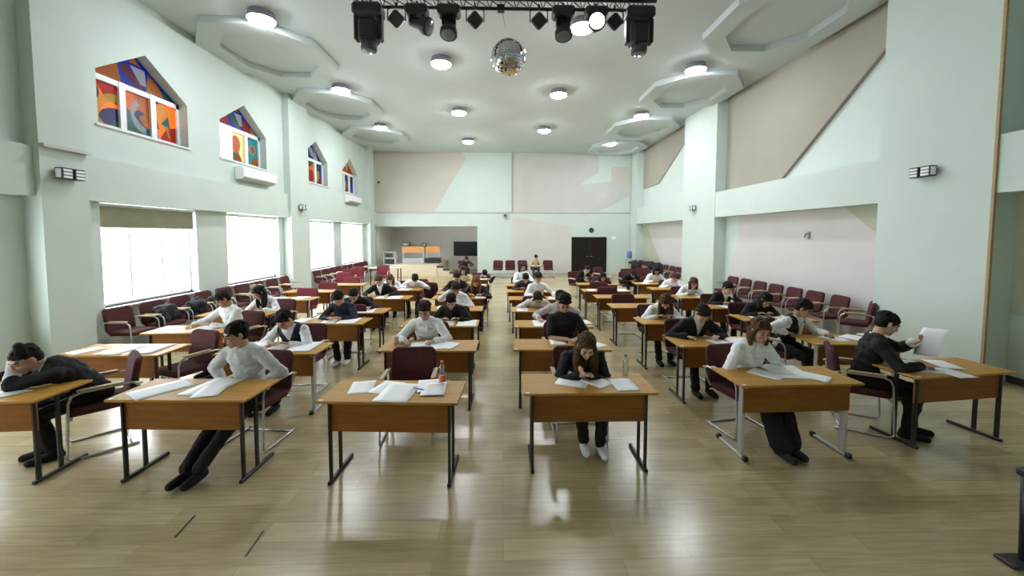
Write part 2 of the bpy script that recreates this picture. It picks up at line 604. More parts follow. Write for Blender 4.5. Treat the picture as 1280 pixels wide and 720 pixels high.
def pane_obj(win, y0, z0, y1, z1, base, shapes, poly=None):
    """one painted glass pane; shapes are painted colour fields (colour, polygon in 0..1 pane coordinates)"""
    mb = MB()
    mb.k = GP(base)
    if poly is None:
        mb.box(XG - .006, y0, z0, XG, y1, z1)
    else:
        mb.prism(poly, 0, XG - .006, XG)
    for i, (c, P) in enumerate(shapes):
        q = [(y0 + p[0] * (y1 - y0), z0 + p[1] * (z1 - z0)) for p in P]
        if poly is None:
            q = clip(q, y0, z0, y1, z1)
        if len(q) >= 3:
            mb.k = GP(c)
            mb.prism(q, 0, XG - .007, XG + .0012 * (i + 1))
    return mb.build('pane', [SG[k] for k in SGN], win)


def arcshape(cy, cz, r0, r1, a0, a1, asp=1.0):
    A, B = arc(0, 0, r0, r1, a0, a1)
    return [(cy + p[0] * asp, cz + p[1]) for p in A + B[::-1]]


def el(cy, cz, ry, rz, n=16):
    return [(cy + ry * cos(2 * pi * k / n), cz + rz * sin(2 * pi * k / n)) for k in range(n)]


DES = {
    0: ['orange', [('red', [(.2, 1), (1, 1), (1, .55), (.6, .62)]), ('green', el(.02, .72, .36, .26)), ('yellow', arcshape(1.0, .18, .42, .62, 1.4, 3.6, 1.5)),
                   ('blue', el(.92, .12, .62, .34)), ('yellow', [(0, 0), (.5, 0), (.2, .25), (0, .3)]), ('green', [(.62, 0), (1, 0), (1, .16)])]],
    1: ['brown', [('orange', [(.4, 1), (1, 1), (1, .5), (.6, .55)]), ('teal', [(0, 0), (1, 0), (1, .18), (.3, .5), (0, .62)]), ('white', arcshape(.85, .5, .3, .46, 2.2, 4.7, 1.3)),
                  ('blue', el(.62, .48, .22, .13)), ('orange', el(.8, .42, .2, .1)), ('green', [(0, 0), (.8, 0), (.2, .22)])]],
    2: ['orange', [('yellow', el(.3, .74, .42, .26)), ('blue', [(0, .84), (.24, 1), (0, 1)]), ('red', [(.2, 0), (1, 0), (1, .45), (.55, .35)]), ('teal', [(.3, .44), (.74, .36), (.66, .7)]),
                   ('yellow', [(.5, .4), (.62, .1), (.72, .1), (.62, .42)]), ('white', [(0, 0), (.3, 0), (.1, .25), (0, .3)]), ('green', [(0, .3), (.22, .28), (.12, .5), (0, .5)])]],
    3: ['cream', [('orange', el(.4, .6, .35, .3)), ('brown', [(.0, .0), (.9, 0), (.5, .4)]), ('teal', el(.2, .2, .18, .12))]],
    4: ['teal', [('cream', el(.55, .58, .34, .2)), ('pink', el(.55, .6, .16, .12)), ('orange', [(.3, 0), (1, 0), (1, .32), (.6, .28)]), ('blue', [(0, 1), (.3, 1), (0, .7)]), ('red', [(.7, 0), (1, 0), (1, .14)])]],
    5: ['maroon', [('pink', [(0, .3), (.5, .6), (.5, 1), (0, 1)]), ('teal', [(0, 0), (1, 0), (.6, .3)])]],
    6: ['brown', [('red', el(.5, .3, .5, .3)), ('green', [(0, 1), (1, 1), (.4, .7)])]],
    7: ['blue', [('yellow', el(.4, .4, .3, .3)), ('green', [(0, 1), (1, 1), (.3, .6)]), ('red', el(.8, .15, .3, .2))]],
    8: ['blue', [('maroon', [(0, 1), (1, 1), (.5, .5)]), ('teal', [(0, 0), (1, 0), (.3, .3)])]],
}
WIN_DES = {2: (0, 1, 2), 3: (None, 3, 4), 4: (5, 6, 7), 5: (8, 7, 8), 0: (1, 4, 2), 1: (7, 0, 6)}
GAB = {2: ('orange', 'maroon', 'blue', 'green'), 3: ('red', 'green', 'blue', 'yellow'), 4: ('white', 'green', 'blue', 'green'), 5: ('red', 'brown', 'brown', 'red'),
       0: ('orange', 'blue', 'green', 'red'), 1: ('yellow', 'red', 'blue', 'green')}
for i, (a, b) in enumerate(W_UP):
    c = (a + b) / 2
    t = .07
    mb = MB()
    x0, x1 = -7.25, -7.16
    mb.box(x0, a, UZ0, x1, a + t, UZ1); mb.box(x0, b - t, UZ0, x1, b, UZ1)
    mb.box(x0, a, UZ0, x1, b, UZ0 + t)
    mb.box(x0, a, UZ1 - .10, x1, b, UZ1 - .0)
    for k in (1, 2):
        y = a + (b - a) * k / 3
        mb.box(x0 - .01, y - .06, UZ0, x1 + .01, y + .06, UZ1)
    w = struct(mb.build('window_%d' % (i + 7), M['pvc']))
    d = (b - a) / 3
    for k in range(3):
        y0 = a + d * k + (.07 if k == 0 else .06)
        y1 = a + d * (k + 1) - (.07 if k == 2 else .06)
        q = WIN_DES[i][k]
        if q is None:
            MB().box(XG - .006, y0, UZ0 + t, XG, y1, UZ1 - .1).build('pane', M['glass'], w)
        else:
            pane_obj(w, y0, UZ0 + t, y1, UZ1 - .1, DES[q][0], DES[q][1])
    g = GAB[i]
    gp = [(a, UZ1), (b, UZ1), (c, UZA)]
    hy = (b - a) / 2
    def gy(u, v): return ((u - a) / (b - a), (v - UZ1) / (UZA - UZ1))
    sh = [(g[0], [gy(a + .14 * hy, UZ1 + .02), gy(c - .30 * hy, UZ1 + .02), gy(c - .36 * hy, UZ1 + .37), gy(a + .30 * hy, UZ1 + .14)]),
          (g[1], [gy(c - .32 * hy, UZ1 + .3), gy(c - .18 * hy, UZ1 + .42), gy(c + .2 * hy, UZ1 + .04), gy(c + .02 * hy, UZ1 + .04)]),
          ('white', [gy(c - .1 * hy, UZ1 + .42), gy(c + .22 * hy, UZ1 + .42), gy(c + .25 * hy, UZ1 + .12), gy(c + .12 * hy, UZ1 + .12)]),
          (g[0], [gy(c + .24 * hy, UZ1 + .03), gy(c + .66 * hy, UZ1 + .03), gy(c + .52 * hy, UZ1 + .24), gy(c + .30 * hy, UZ1 + .40)]),
          (g[3], [gy(c + .64 * hy, UZ1 + .03), gy(b - .1 * hy, UZ1 + .02), gy(c + .6 * hy, UZ1 + .2)]),
          ('orange', [gy(c - .12 * hy, UZ1 + .47), gy(c + .14 * hy, UZ1 + .47), gy(c, UZA - .05)])]
    if i == 4:
        sh = [s if s[0] != 'orange' else ('green', s[1]) for s in sh]
    pane_obj(w, a, UZ1, b, UZA, g[2], sh, gp)
    MB().box(-7.2, a - .05, UZ0 - .035, -6.95, b + .05, UZ0).build('sill', M['sill'], w)

# door in the back wall
mb = MB()
mb.box(3.76, YB - .05, 0, 3.86, YB + .02, 2.06); mb.box(5.58, YB - .05, 0, 5.68, YB + .02, 2.06); mb.box(3.76, YB - .05, 1.98, 5.68, YB + .02, 2.06)
d = struct(mb.build('door_1', M['door']))
for s, (xa, xb) in enumerate(((3.86, 4.715), (4.725, 5.58))):
    mb = MB().box(xa, YB - .035, .01, xb, YB + .01, 1.98)
    for z0, z1 in ((.15, .85), (1.0, 1.85)):
        mb.box(xa + .12, YB - .045, z0, xb - .12, YB - .034, z1)
    lf = mb.build('door_leaf', M['door'], d)
    hx = xb - .07 if s == 0 else xa + .07
    MB().tube([(hx, YB - .04, 1.0), (hx, YB - .09, 1.0), (hx + (-.1 if s == 0 else .1), YB - .09, 1.0)], .011).build('handle', M['steel'], lf)

# dark tape marks on the floor
for k, (p, q) in enumerate((((-2.33, 2.72), (-2.36, 2.94)), ((-1.72, 2.54), (-1.74, 2.77)))):
    d = Vector((q[0] - p[0], q[1] - p[1])).normalized()
    nrm = Vector((-d.y, d.x)) * .008
    pl = [(p[0] + nrm.x, p[1] + nrm.y), (q[0] + nrm.x, q[1] + nrm.y), (q[0] - nrm.x, q[1] - nrm.y), (p[0] - nrm.x, p[1] - nrm.y)]
    tag(MB().prism(pl, 2, 0, .0012).build('tape_mark', M['black_plastic']),
        ('short dark tape mark on bare floor before the front desks, further left', 'short dark tape mark on bare floor before the front desks, nearer the camera')[k], 'tape', 'tape marks on the floor')

# ------------------------------------------------------------------ words for places
COLW = dict(A='far left column', B='second column', C='third column', D='fourth column', E='fifth column', F='far right column')
ROWW = ['', 'front row', 'second row', 'third row', 'fourth row', 'fifth row', 'sixth row', 'seventh row', 'eighth row', 'ninth row']


def place(k):
    return '%s of the %s' % (ROWW[int(k[1:])], COLW[k[0]])


# ------------------------------------------------------------------ desks
DESKS = dict(A1=(-4.54, 3.28, .05), A2=(-4.61, 4.57, -.01), A3=(-4.56, 5.62, .03), A4=(-4.73, 6.84, .02), A5=(-4.76, 8.45, 0), A6=(-4.82, 9.65, 0), A7=(-4.55, 11.0, -.02),
             B1=(-2.78, 3.30, -.03), B2=(-2.81, 4.59, -.01), B3=(-2.82, 6.15, -.02), B4=(-2.76, 7.03, -.03), B5=(-2.70, 8.6, -.03), B6=(-2.72, 9.95, -.03),
             C1=(-.98, 3.22, -.05), C2=(-.935, 4.68, -.025), C3=(-1.0, 5.94, -.016), C4=(-.99, 7.2, 0), C5=(-.99, 8.6, 0), C6=(-1.02, 9.35, -.02), C7=(-1.07, 10.74, -.02), C8=(-1.03, 12.35, -.03),
             D1=(.777, 3.37, .0), D2=(.72, 4.69, -.04), D3=(.77, 5.87, -.03), D4=(.75, 7.08, -.03), D5=(.72, 8.42, -.03), D6=(.67, 9.58, -.03), D7=(.64, 10.75, -.03),
             E1=(2.81, 3.53, .03), E2=(2.82, 4.79, -.01), E3=(2.80, 6.06, -.02), E4=(2.72, 7.45, 0), E5=(2.69, 8.63, -.02), E6=(2.61, 9.66, -.03), E7=(2.715, 10.99, -.03),
             F1=(4.66, 3.75, .12), F2=(4.63, 4.85, -.03), F3=(4.57, 6.25, -.05), F4=(4.57, 7.34, -.03), F5=(4.54, 8.58, -.03), F6=(4.45, 9.95, -.03), F7=(4.42, 11.07, -.03))
GREYLEG = {'E1', 'F2', 'B2'}


def make_desk(grey):
    t = thing('school_desk', '', 'desk', group='school desks')
    top = MB().box(-.6, 0, .728, .6, .5, .75, .004).build('tabletop', M['desk'], t)
    MB().box(-.58, .012, .7497, -.545, .036, .7512).build('sticker', M['sticker'], t)
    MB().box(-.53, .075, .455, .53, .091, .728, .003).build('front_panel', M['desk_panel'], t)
    lm = M['grey_metal'] if grey else M['black_metal']
    for s in (-1, 1):
        x = s * .515
        if grey:
            MB().box(x - .016, .085, .03, x + .016, .155, .715, .006).build('leg', lm, t)
        else:
            for y in (.075, .255):
                MB().box(x - .011, y - .019, .028, x + .011, y + .019, .72, .004).build('leg', lm, t)
        fb = MB().box(x - .016, .03, .0, x + .016, .49, .032, .006).build('foot_bar', lm, t)
        if grey:
            for y in (.022, .448):
                MB().box(x - .024, y, 0, x + .024, y + .05, .05, .01).build('end_cap', M['black_plastic'], fb)
        MB().box(x - .012, .06, .70, x + .012, .45, .728).build('top_rail', lm, t)
    return t


DESK_PROTO = {}
for k, (x, y, rz) in DESKS.items():
    g = k in GREYLEG
    lab = 'honey wood school desk on %s legs in the %s' % ('grey' if g else 'black', place(k))
    if g not in DESK_PROTO:
        t = make_desk(g)
        DESK_PROTO[g] = t
        t.location = (x, y, 0); t.rotation_euler = (0, 0, rz)
        tag(t, lab)
    else:
        dup(DESK_PROTO[g], (x, y, 0), rz, lab, 'school desks')


def on_desk(k, u, v, z=.75):
    """desk coordinates (across, back from the front edge) to the room"""
    x, y, rz = DESKS[k]
    return (x + cos(rz) * u - sin(rz) * v, y + sin(rz) * u + cos(rz) * v, z)


# ------------------------------------------------------------------ chairs
def rounded_slab(w, h, t, r, bend=0.0, n=5, lean=0.0, seg=8):
    """upholstered pad: rounded rectangle w x h (x, z), thickness t along y, soft rim, bent backwards at its sides"""
    out = []
    def outline(ww, hh, rr):
        P = []
        for cx, cz, a0 in ((ww / 2 - rr, hh / 2 - rr, 0), (-ww / 2 + rr, hh / 2 - rr, pi / 2), (-ww / 2 + rr, -hh / 2 + rr, pi), (ww / 2 - rr, -hh / 2 + rr, 1.5 * pi)):
            for i in range(seg + 1):
                a = a0 + pi / 2 * i / seg
                P.append((cx + rr * cos(a), cz + rr * sin(a)))
        return P
    v, f = [], []
    layers = [(-.5, .03), (-.42, .008), (-.2, 0), (.2, 0), (.42, .008), (.5, .03)]
    N = 4 * (seg + 1)
    for ly, ins in layers:
        for p in outline(w - 2 * ins, h - 2 * ins, max(.012, r - ins)):
            v.append((p[0], ly * t - bend * (2 * p[0] / w) ** 2 + lean * p[1], p[1]))
    for i in range(len(layers) - 1):
        for k in range(N):
            f.append((i * N + k, i * N + (k + 1) % N, (i + 1) * N + (k + 1) % N, (i + 1) * N + k))
    f.append(tuple(range(N))[::-1])
    f.append(tuple((len(layers) - 1) * N + k for k in range(N)))
    return v, f


def make_chair(cm, arms=True):
    """front towards -y; the backrest stands at +y"""
    t = thing('conference_chair', '', 'chair', group='chairs')
    v, f = rounded_slab(.48, .46, .075, .07)
    v = [(p[0], p[2], .445 + p[1]) for p in v]
    MB().add(v, f, True).build('seat', cm, t)
    v, f = rounded_slab(.50, .44, .06, .075, bend=.035, lean=.16)
    v = [(p[0], p[1] + .275, p[2] + .655) for p in v]
    MB().add(v, f, True).build('backrest', cm, t)
    for s in (-1, 1):
        x = s * .262
        pts = [(x, .30, .62), (x, .23, .645), (x, -.13, .645), (x, -.19, .62), (x, -.215, .56), (x, -.235, .10), (x, -.24, .035), (x, -.20, .011), (x, .20, .011), (x, .255, .011)]
        fr = MB().tube(pts, .0105, 8).build('side_frame', M['chrome'], t)
        MB().tube([(x, .235, .645), (x * .98, .275, .60), (x * .9, .255, .50), (x * .9, .20, .43)], .0105, 8).build('back_support', M['chrome'], t)
        MB().box(x - .024, -.16, .654, x + .024, .16, .676, .008).build('armrest', M['armwood'], t)
    MB().tube([(-.262, -.20, .40), (.262, -.20, .40)], .010, 8).build('front_rail', M['chrome'], t)
    MB().tube([(-.262, .18, .40), (.262, .18, .40)], .010, 8).build('rear_rail', M['chrome'], t)
    MB().tube([(-.262, .20, .011), (.262, .20, .011)], .009, 8).build('floor_rail', M['chrome'], t)
    return t


CHAIR_PROTO = {}


def chair(x, y, rz, label, group, col='maroon'):
    if col not in CHAIR_PROTO:
        t = make_chair(M[col])
        CHAIR_PROTO[col] = t
        t.location = (x, y, 0); t.rotation_euler = (0, 0, rz)
        return tag(t, label, None, group)
    return dup(CHAIR_PROTO[col], (x, y, 0), rz, label, group)


# empty chairs at desks
chair(-1.0, 4.13, .05, 'empty maroon chair behind the unattended %s desk with bottle' % 'front row', 'chairs at desks')
chair(-4.08, 5.02, -.35, 'empty maroon chair turned aside behind the sunlit paper-covered desk', 'chairs at desks')
chair(-4.70, 9.20, 0, 'empty chair behind the fifth row desk of the far left column', 'chairs at desks', 'red')
chair(-4.72, 10.35, 0, 'empty red chair behind the sixth row desk of far left column', 'chairs at desks', 'red')
chair(-4.62, 11.75, 0, 'empty red chair behind the seventh row desk of far left column', 'chairs at desks', 'red')
chair(2.60, 8.15, 0, 'empty maroon chair behind the bare fourth row desk of fifth column', 'chairs at desks')
chair(2.58, 9.33, .03, 'empty maroon chair behind the bare fifth row desk of fifth column', 'chairs at desks')
chair(2.62, 10.40, .0, 'empty maroon chair behind the sixth row desk of fifth column', 'chairs at desks')
chair(-1.85, 10.9, 2.6, 'empty maroon chair standing askew between second and third columns', 'chairs at desks')
chair(-2.38, 11.15, .2, 'empty red chair behind the sleeper in the second column', 'chairs at desks', 'red')
chair(-5.0, 16.2, .1, 'red chair alone in front of the pale table by alcove', 'chairs at desks', 'red')
chair(-5.75, 14.6, .2, 'red chair in the second line along the far left windows, nearest', 'red chairs by the far windows', 'red')
chair(-5.45, 13.3, .1, 'red chair standing apart behind the far left column of desks', 'red chairs by the far windows', 'red')
chair(-5.8, 15.7, .3, 'red chair in the second line along the far left windows, farther', 'red chairs by the far windows', 'red')

ORD = ['first', 'second', 'third', 'fourth', 'fifth', 'sixth', 'seventh', 'eighth', 'ninth', 'tenth']
for i in range(9):
    chair(-6.55 + .03 * random.random(), 7.0 + .66 * i, pi / 2 + random.uniform(-.06, .06) , '%s chair from the camera along the left wall between the pillars' % ORD[i], 'chairs along the left wall')
for i in range(9):
    chair(-6.55 + .03 * random.random(), 14.4 + .63 * i, pi / 2 + random.uniform(-.05, .05), '%s chair past the second left pillar under the far windows' % ORD[i], 'chairs along the left wall')
for i in range(8):
    chair(6.86, 7.46 + .64 * i, -pi / 2 + (-.12 if i == 1 else random.uniform(-.05, .05)) - (.0 if i else .7), '%s chair from the camera along the right wall' % ORD[i], 'chairs along the right wall')
for i in range(8):
    chair(6.80, 15.6 + .62 * i, -pi / 2 + random.uniform(-.06, .06), '%s chair past the right pillar in the back right corner' % ORD[i], 'chairs along the right wall')
for i, x in enumerate((-.27, .35, .98, 1.62, 2.28)):
    chair(x, 19.75, random.uniform(-.04, .04), '%s chair from the left in the line before the back wall' % ORD[i], 'chairs before the back wall')
for i, (x, y, rz) in enumerate(((3.9, 15.3, .5), (4.75, 14.6, .1), (5.4, 15.0, -.2))):
    chair(x, y, rz, '%s loose maroon chair from the left before the back right corner' % ORD[i], 'loose chairs at the back')
SEATED_CHAIRS = []

# ------------------------------------------------------------------ soft forms: closed shapes fused into one skin
US_N, US_M = 8, 12


class Blob:
    def __init__(self):
        self.v, self.f = [], []

    def _add(self, V, F):
        o = len(self.v)
        self.v += [tuple(p) for p in V]
        self.f += [tuple(i + o for i in q) for q in F]

    def ell(self, c, r, B=None):
        c = Vector(c)
        V = []
        for i in range(1, US_N):
            a = pi * i / US_N
            for k in range(US_M):
                b = 2 * pi * k / US_M
                p = Vector((r[0] * sin(a) * cos(b), r[1] * sin(a) * sin(b), r[2] * cos(a)))
                V.append(c + (B @ p if B is not None else p))
        top = Vector((0, 0, r[2])); bot = Vector((0, 0, -r[2]))
        V.append(c + (B @ top if B is not None else top))
        V.append(c + (B @ bot if B is not None else bot))
        F = []
        for i in range(US_N - 2):
            for k in range(US_M):
                F.append((i * US_M + k, (i + 1) * US_M + k, (i + 1) * US_M + (k + 1) % US_M, i * US_M + (k + 1) % US_M))
        t, b = len(V) - 2, len(V) - 1
        L = (US_N - 2) * US_M
        for k in range(US_M):
            F.append((t, k, (k + 1) % US_M))
            F.append((b, L + (k + 1) % US_M, L + k))
        self._add(V, F)
        return self

    def cap(self, p, r0, q, r1, n=10):
        p, q = Vector(p), Vector(q)
        d = q - p
        L = d.length
        if L < 1e-5:
            return self.ell(p, (max(r0, r1),) * 3)
        d /= L
        u = d.orthogonal().normalized()
        w = d.cross(u)
        prof = [(-sin(a) * r0, cos(a) * r0) for a in (1.25, .8, .4, 0)] + [(L + sin(a) * r1, cos(a) * r1) for a in (0, .4, .8, 1.25)]
        V = []
        for h, r in prof:
            for k in range(n):
                V.append(p + d * h + (u * cos(2 * pi * k / n) + w * sin(2 * pi * k / n)) * r)
        F = []
        for i in range(len(prof) - 1):
            for k in range(n):
                F.append((i * n + k, i * n + (k + 1) % n, (i + 1) * n + (k + 1) % n, (i + 1) * n + k))
        F.append(tuple(range(n))[::-1])
        F.append(tuple((len(prof) - 1) * n + k for k in range(n)))
        self._add(V, F)
        return self

    def chain(self, pts, rs):
        for i in range(len(pts) - 1):
            self.cap(pts[i], rs[i], pts[i + 1], rs[i + 1])
        return self


PENDING = []


FOLD = bpy.data.textures.new('cloth_folds', 'CLOUDS')
FOLD.noise_scale = .075
FOLD.noise_depth = 2
GARMENTS = {'shirt', 'sweater', 'tee_shirt', 'vest', 'jacket', 'trousers', 'coat', 'backpack'}


def blob_obj(name, blob, voxel, mats, parent, post=None, smooth=3):
    me = bpy.data.meshes.new(name)
    me.from_pydata(blob.v, [], blob.f)
    o = bpy.data.objects.new(name, me)
    COL.objects.link(o)
    if parent is not None:
        o.parent = parent
    md = o.modifiers.new('fuse', 'REMESH')
    md.mode = 'VOXEL'
    md.voxel_size = voxel
    ms = o.modifiers.new('soft', 'SMOOTH')
    ms.factor = .5
    ms.iterations = smooth
    if name in GARMENTS:
        dm = o.modifiers.new('folds', 'DISPLACE')
        dm.texture = FOLD
        dm.texture_coords = 'LOCAL'
        dm.mid_level = .5
        dm.strength = .016 if name in ('vest', 'tee_shirt') else .026
    PENDING.append((o, mats, post))
    return o


def flush():
    bpy.context.view_layer.update()
    dg = bpy.context.evaluated_depsgraph_get()
    for o, mats, post in PENDING:
        me = bpy.data.meshes.new_from_object(o.evaluated_get(dg))
        n = len(me.polygons)
        me.materials.clear()
        for m in mats:
            me.materials.append(m)
        idx = np.zeros(n, dtype=np.int32)
        if post is not None:
            c = np.empty(n * 3, dtype=np.float32)
            me.polygons.foreach_get('center', c)
            idx = post(c.reshape(-1, 3), idx)
        me.polygons.foreach_set('material_index', idx)
        me.polygons.foreach_set('use_smooth', np.ones(n, dtype=bool))
        me.name = o.name
        o['_m'] = 1
        MESHES.append((o, me))
    for o, me in MESHES:
        o.modifiers.clear()
        o.data = me
        del o['_m']
    PENDING.clear()
    MESHES.clear()


MESHES = []


def ik(S, T, a, b, hint):
    """elbow / knee position; also pulls the target in when it is out of reach"""
    S, T = Vector(S), Vector(T)
    d = T - S
    L = d.length
    mx = (a + b) * .995
    if L > mx:
        T = S + d * (mx / L)
        d = T - S
        L = mx
    x = (a * a - b * b + L * L) / (2 * L)
    h = math.sqrt(max(0, a * a - x * x))
    dn = d / L
    hv = Vector(hint)
    hv = hv - dn * hv.dot(dn)
    hv.normalize()
    return S + dn * x + hv * h, T


def basis(xa, ya, za):
    return Matrix((xa, ya, za)).transposed()


def hand(bl, W, d, nrm, side, curl, sc=1.0):
    """W wrist, d pointing direction, nrm palm normal (towards the palm), side: unit vector towards the thumb"""
    d = d.normalized()
    nrm = (nrm - d * nrm.dot(d)).normalized()
    th = d.cross(nrm)
    if th.dot(side) < 0: th = -th
    for k in (-1, 0, 1):
        bl.cap(W + th * .012 * k * sc, .013 * sc, W + d * .078 * sc + th * .022 * k * sc, .0125 * sc)
    for i, ln in enumerate((.9, 1.0, .94, .76)):
        b = W + d * .082 * sc + th * (.028 - .0188 * i) * sc
        c1, c2, c3 = curl * .5, curl * 1.2, curl * 1.8
        p1 = b + (d * cos(c1) + nrm * sin(c1)) * .038 * ln * sc
        p2 = p1 + (d * cos(c2) + nrm * sin(c2)) * .026 * ln * sc
        p3 = p2 + (d * cos(c3) + nrm * sin(c3)) * .018 * ln * sc
        bl.chain([b, p1, p2, p3], [.0092 * sc, .0086 * sc, .0078 * sc, .0066 * sc])
    b = W + d * .022 * sc + th * .024 * sc
    p1 = b + (d * .62 + th * .7 + nrm * .25).normalized() * .038 * sc
    p2 = p1 + (d * .9 + th * .25 + nrm * .45).normalized() * .03 * sc
    bl.chain([b, p1, p2], [.0125 * sc, .0105 * sc, .0082 * sc])


def person(label, x, y, rz=0.0, s=.97, lean=20, side=0, twist=0, hp=None, hyaw=0, hroll=0, hl=None, hr=None, fl=None, fr=None,
           hair='short', hc='black', top='shirt', tc='white', under=None, bottom='trousers', bc='black', shoe='black', skin=0, vox=.012,
           seat=True, chair_rz=None, chair_dy=.02, chair_col='maroon', curl=.75, group=None, elbow=1.0, tie=False, chair_label=None, hint_l=None, hint_r=None):
    root = thing('person', label, 'person', (x, y, 0), rz, group or 'students at the desks')
    fine = vox <= .008
    if hp is None: hp = 20 + lean * .8
    HZ = .55
    # spine
    l1, l2 = R(lean * .8), R(lean * 1.2)
    ln = R(min(lean * 1.2 + 12, 80))
    sd = R(side)
    def dirv(l): return (Matrix.Rotation(sd, 3, 'Y') @ Vector((0, -sin(l), cos(l)))).normalized()
    P0 = Vector((0, 0, HZ))
    sp = .46 * s
    P1 = P0 + dirv(l1) * sp / 2
    P2 = P1 + dirv(l2) * sp / 2                       # base of the neck
    HC = P2 + dirv(ln) * .2 * s                       # middle of the head
    pelvis_x = Vector((1, 0, 0))
    tw = R(twist)
    d2 = dirv((l1 + l2) / 2)
    sx = Matrix.Rotation(tw, 3, 'Z') @ Vector((cos(sd), 0, -sin(sd)))
    sx = (sx - d2 * sx.dot(d2)).normalized()
    hw = .165 * s
    SH = {k: P2 + sx * (hw * k) - d2 * .035 * s for k in (-1, 1)}
    HJ = {k: P0 + pelvis_x * (.088 * s * k) for k in (-1, 1)}
    # head frame
    Bh = Matrix.Rotation(tw * .6, 3, 'Z') @ Matrix.Rotation(R(hyaw), 3, 'Z') @ Matrix.Rotation(R(hp), 3, 'X') @ Matrix.Rotation(R(hroll), 3, 'Y')
    def hd(px, py, pz): return HC + Bh @ Vector((px, py, pz))
    # arms
    ua, fa = .285 * s, .245 * s
    tgt = {1: hl or (.14, -.40, .79), -1: hr or (-.15, -.40, .79)}
    hints = {1: hint_l or (.8 * elbow, .25, -.5), -1: hint_r or (-.8 * elbow, .25, -.5)}
    EL, WR = {}, {}
    for k in (1, -1):
        EL[k], WR[k] = ik(SH[k], tgt[k], ua, fa, hints[k])
    # legs
    th, sh = .41 * s, .40 * s
    ft = {1: fl or (.10, -.40, .085), -1: fr or (-.10, -.42, .085)}
    KN, AN = {}, {}
    for k in (1, -1):
        KN[k], AN[k] = ik(HJ[k], ft[k], th, sh, (.12 * k, -.5, .8))
    toe = {k: Vector((.05 * k, -1, 0)).normalized() for k in (1, -1)}

    def torso(bl, inf, hem=0.0):
        T = [(0, .155, .115), (.2, .148, .11), (.42, .140, .105), (.62, .158, .112), (.8, .172, .108), (.95, .158, .088)]
        for t, w, dpt in T:
            p = P0 + (P1 - P0) * (t * 2) if t < .5 else P1 + (P2 - P1) * (t * 2 - 1)
            dd = dirv(l1 + (l2 - l1) * t)
            xx = pelvis_x.lerp(sx, t)
            xx = (xx - dd * xx.dot(dd)).normalized()
            yy = dd.cross(xx)
            bl.ell(p, (w * s + inf, dpt * s + inf, .085 * s + inf), basis(xx, yy, dd))
        for k in (1, -1):
            bl.cap(P2 - d2 * .02, .055 * s + inf, SH[k], .052 * s + inf)
        return bl

    # ---- body: one continuous skin
    bl = torso(Blob(), -.012)
    bl.ell(P0, (.165 * s - .01, .12 * s - .01, .10 * s - .01))
    bl.cap(P2 - d2 * .02, .062 * s, HC + Bh @ Vector((0, .03, -.05)), .052)
    bl.ell(hd(0, .012, .022), (.074, .094, .094), Bh)
    bl.ell(hd(0, -.028, -.035), (.058, .066, .082), Bh)
    bl.ell(hd(0, -.066, -.092), (.028, .026, .024), Bh)
    bl.cap(hd(-.036, -.076, .026), .013, hd(.036, -.076, .026), .013)
    bl.chain([hd(0, -.088, .012), hd(0, -.104, -.02), hd(0, -.106, -.03)], [.009, .012, .014])
    bl.ell(hd(0, -.086, -.064), (.024, .012, .012), Bh)
    for k in (1, -1):
        bl.ell(hd(.038 * k, -.062, -.03), (.026, .026, .024), Bh)
        bl.ell(hd(.030 * k, -.078, -.001), (.014, .011, .010), Bh)
        bl.ell(hd(.078 * k, .014, -.012), (.010, .020, .030), Bh)
        bl.chain([SH[k], EL[k], WR[k]], [.045 * s, .036 * s, .025 * s])
        dv = (WR[k] - EL[k]).normalized()
        if WR[k].z < .88 and dv.z < .2:
            dh = Vector((dv.x, dv.y, min(dv.z, -.02) * .25)).normalized()
        else:
            dh = dv
        nr = Vector((0, 0, -1)) if abs(dh.z) < .85 else Vector((0, 1, 0))
        if abs(dh.z) >= .45: nr = (HC - WR[k])
        hand(bl, WR[k], dh, nr, Vector((-k, 0, 0)) if abs(dh.x) < .9 else Vector((0, -1, 0)), curl, s)
        bl.chain([HJ[k], KN[k], AN[k]], [.075 * s, .052 * s, .036 * s])
        bl.cap(AN[k] + Vector((0, .02, -.045)), .03, AN[k] + toe[k] * .13 + Vector((0, 0, -.06)), .022)

    Bi = Bh.transposed()
    def post(c, idx):
        q = (np.array(Bi) @ (c - np.array(HC, dtype=np.float32)).T).T
        ax = np.abs(q[:, 0])
        near = np.linalg.norm(q, axis=1) < .17
        eye = near & (((ax - .030) / .013) ** 2 + ((q[:, 2] + .001) / .0055) ** 2 < 1) & (q[:, 1] < -.06)
        brow = near & (ax > .014) & (ax < .048) & (np.abs(q[:, 2] - .026 - .03 * (.03 - ax)) < .0055) & (q[:, 1] < -.055)
        lip = near & (ax < .022) & (np.abs(q[:, 2] + .064) < .008) & (q[:, 1] < -.075)
        idx[eye] = 1; idx[brow] = 2; idx[lip] = 3
        return idx
    blob_obj('body', bl, vox * (.85 if fine else .8), [SKINS[skin], M['eye'], HAIR[hc], M['lip']], root, post, 2)

    # ---- hair
    hb = Blob()
    hb.ell(hd(0, .028, .048), (.085, .099, .077), Bh)
    hb.ell(hd(0, .052, -.002), (.079, .072, .082), Bh)
    hb.chain([hd(-.058, -.040, .062), hd(0, -.058, .076), hd(.058, -.040, .062)], [.021, .020, .021])
    down = Vector((0, 0, -1))
    rnd = random.Random(label)
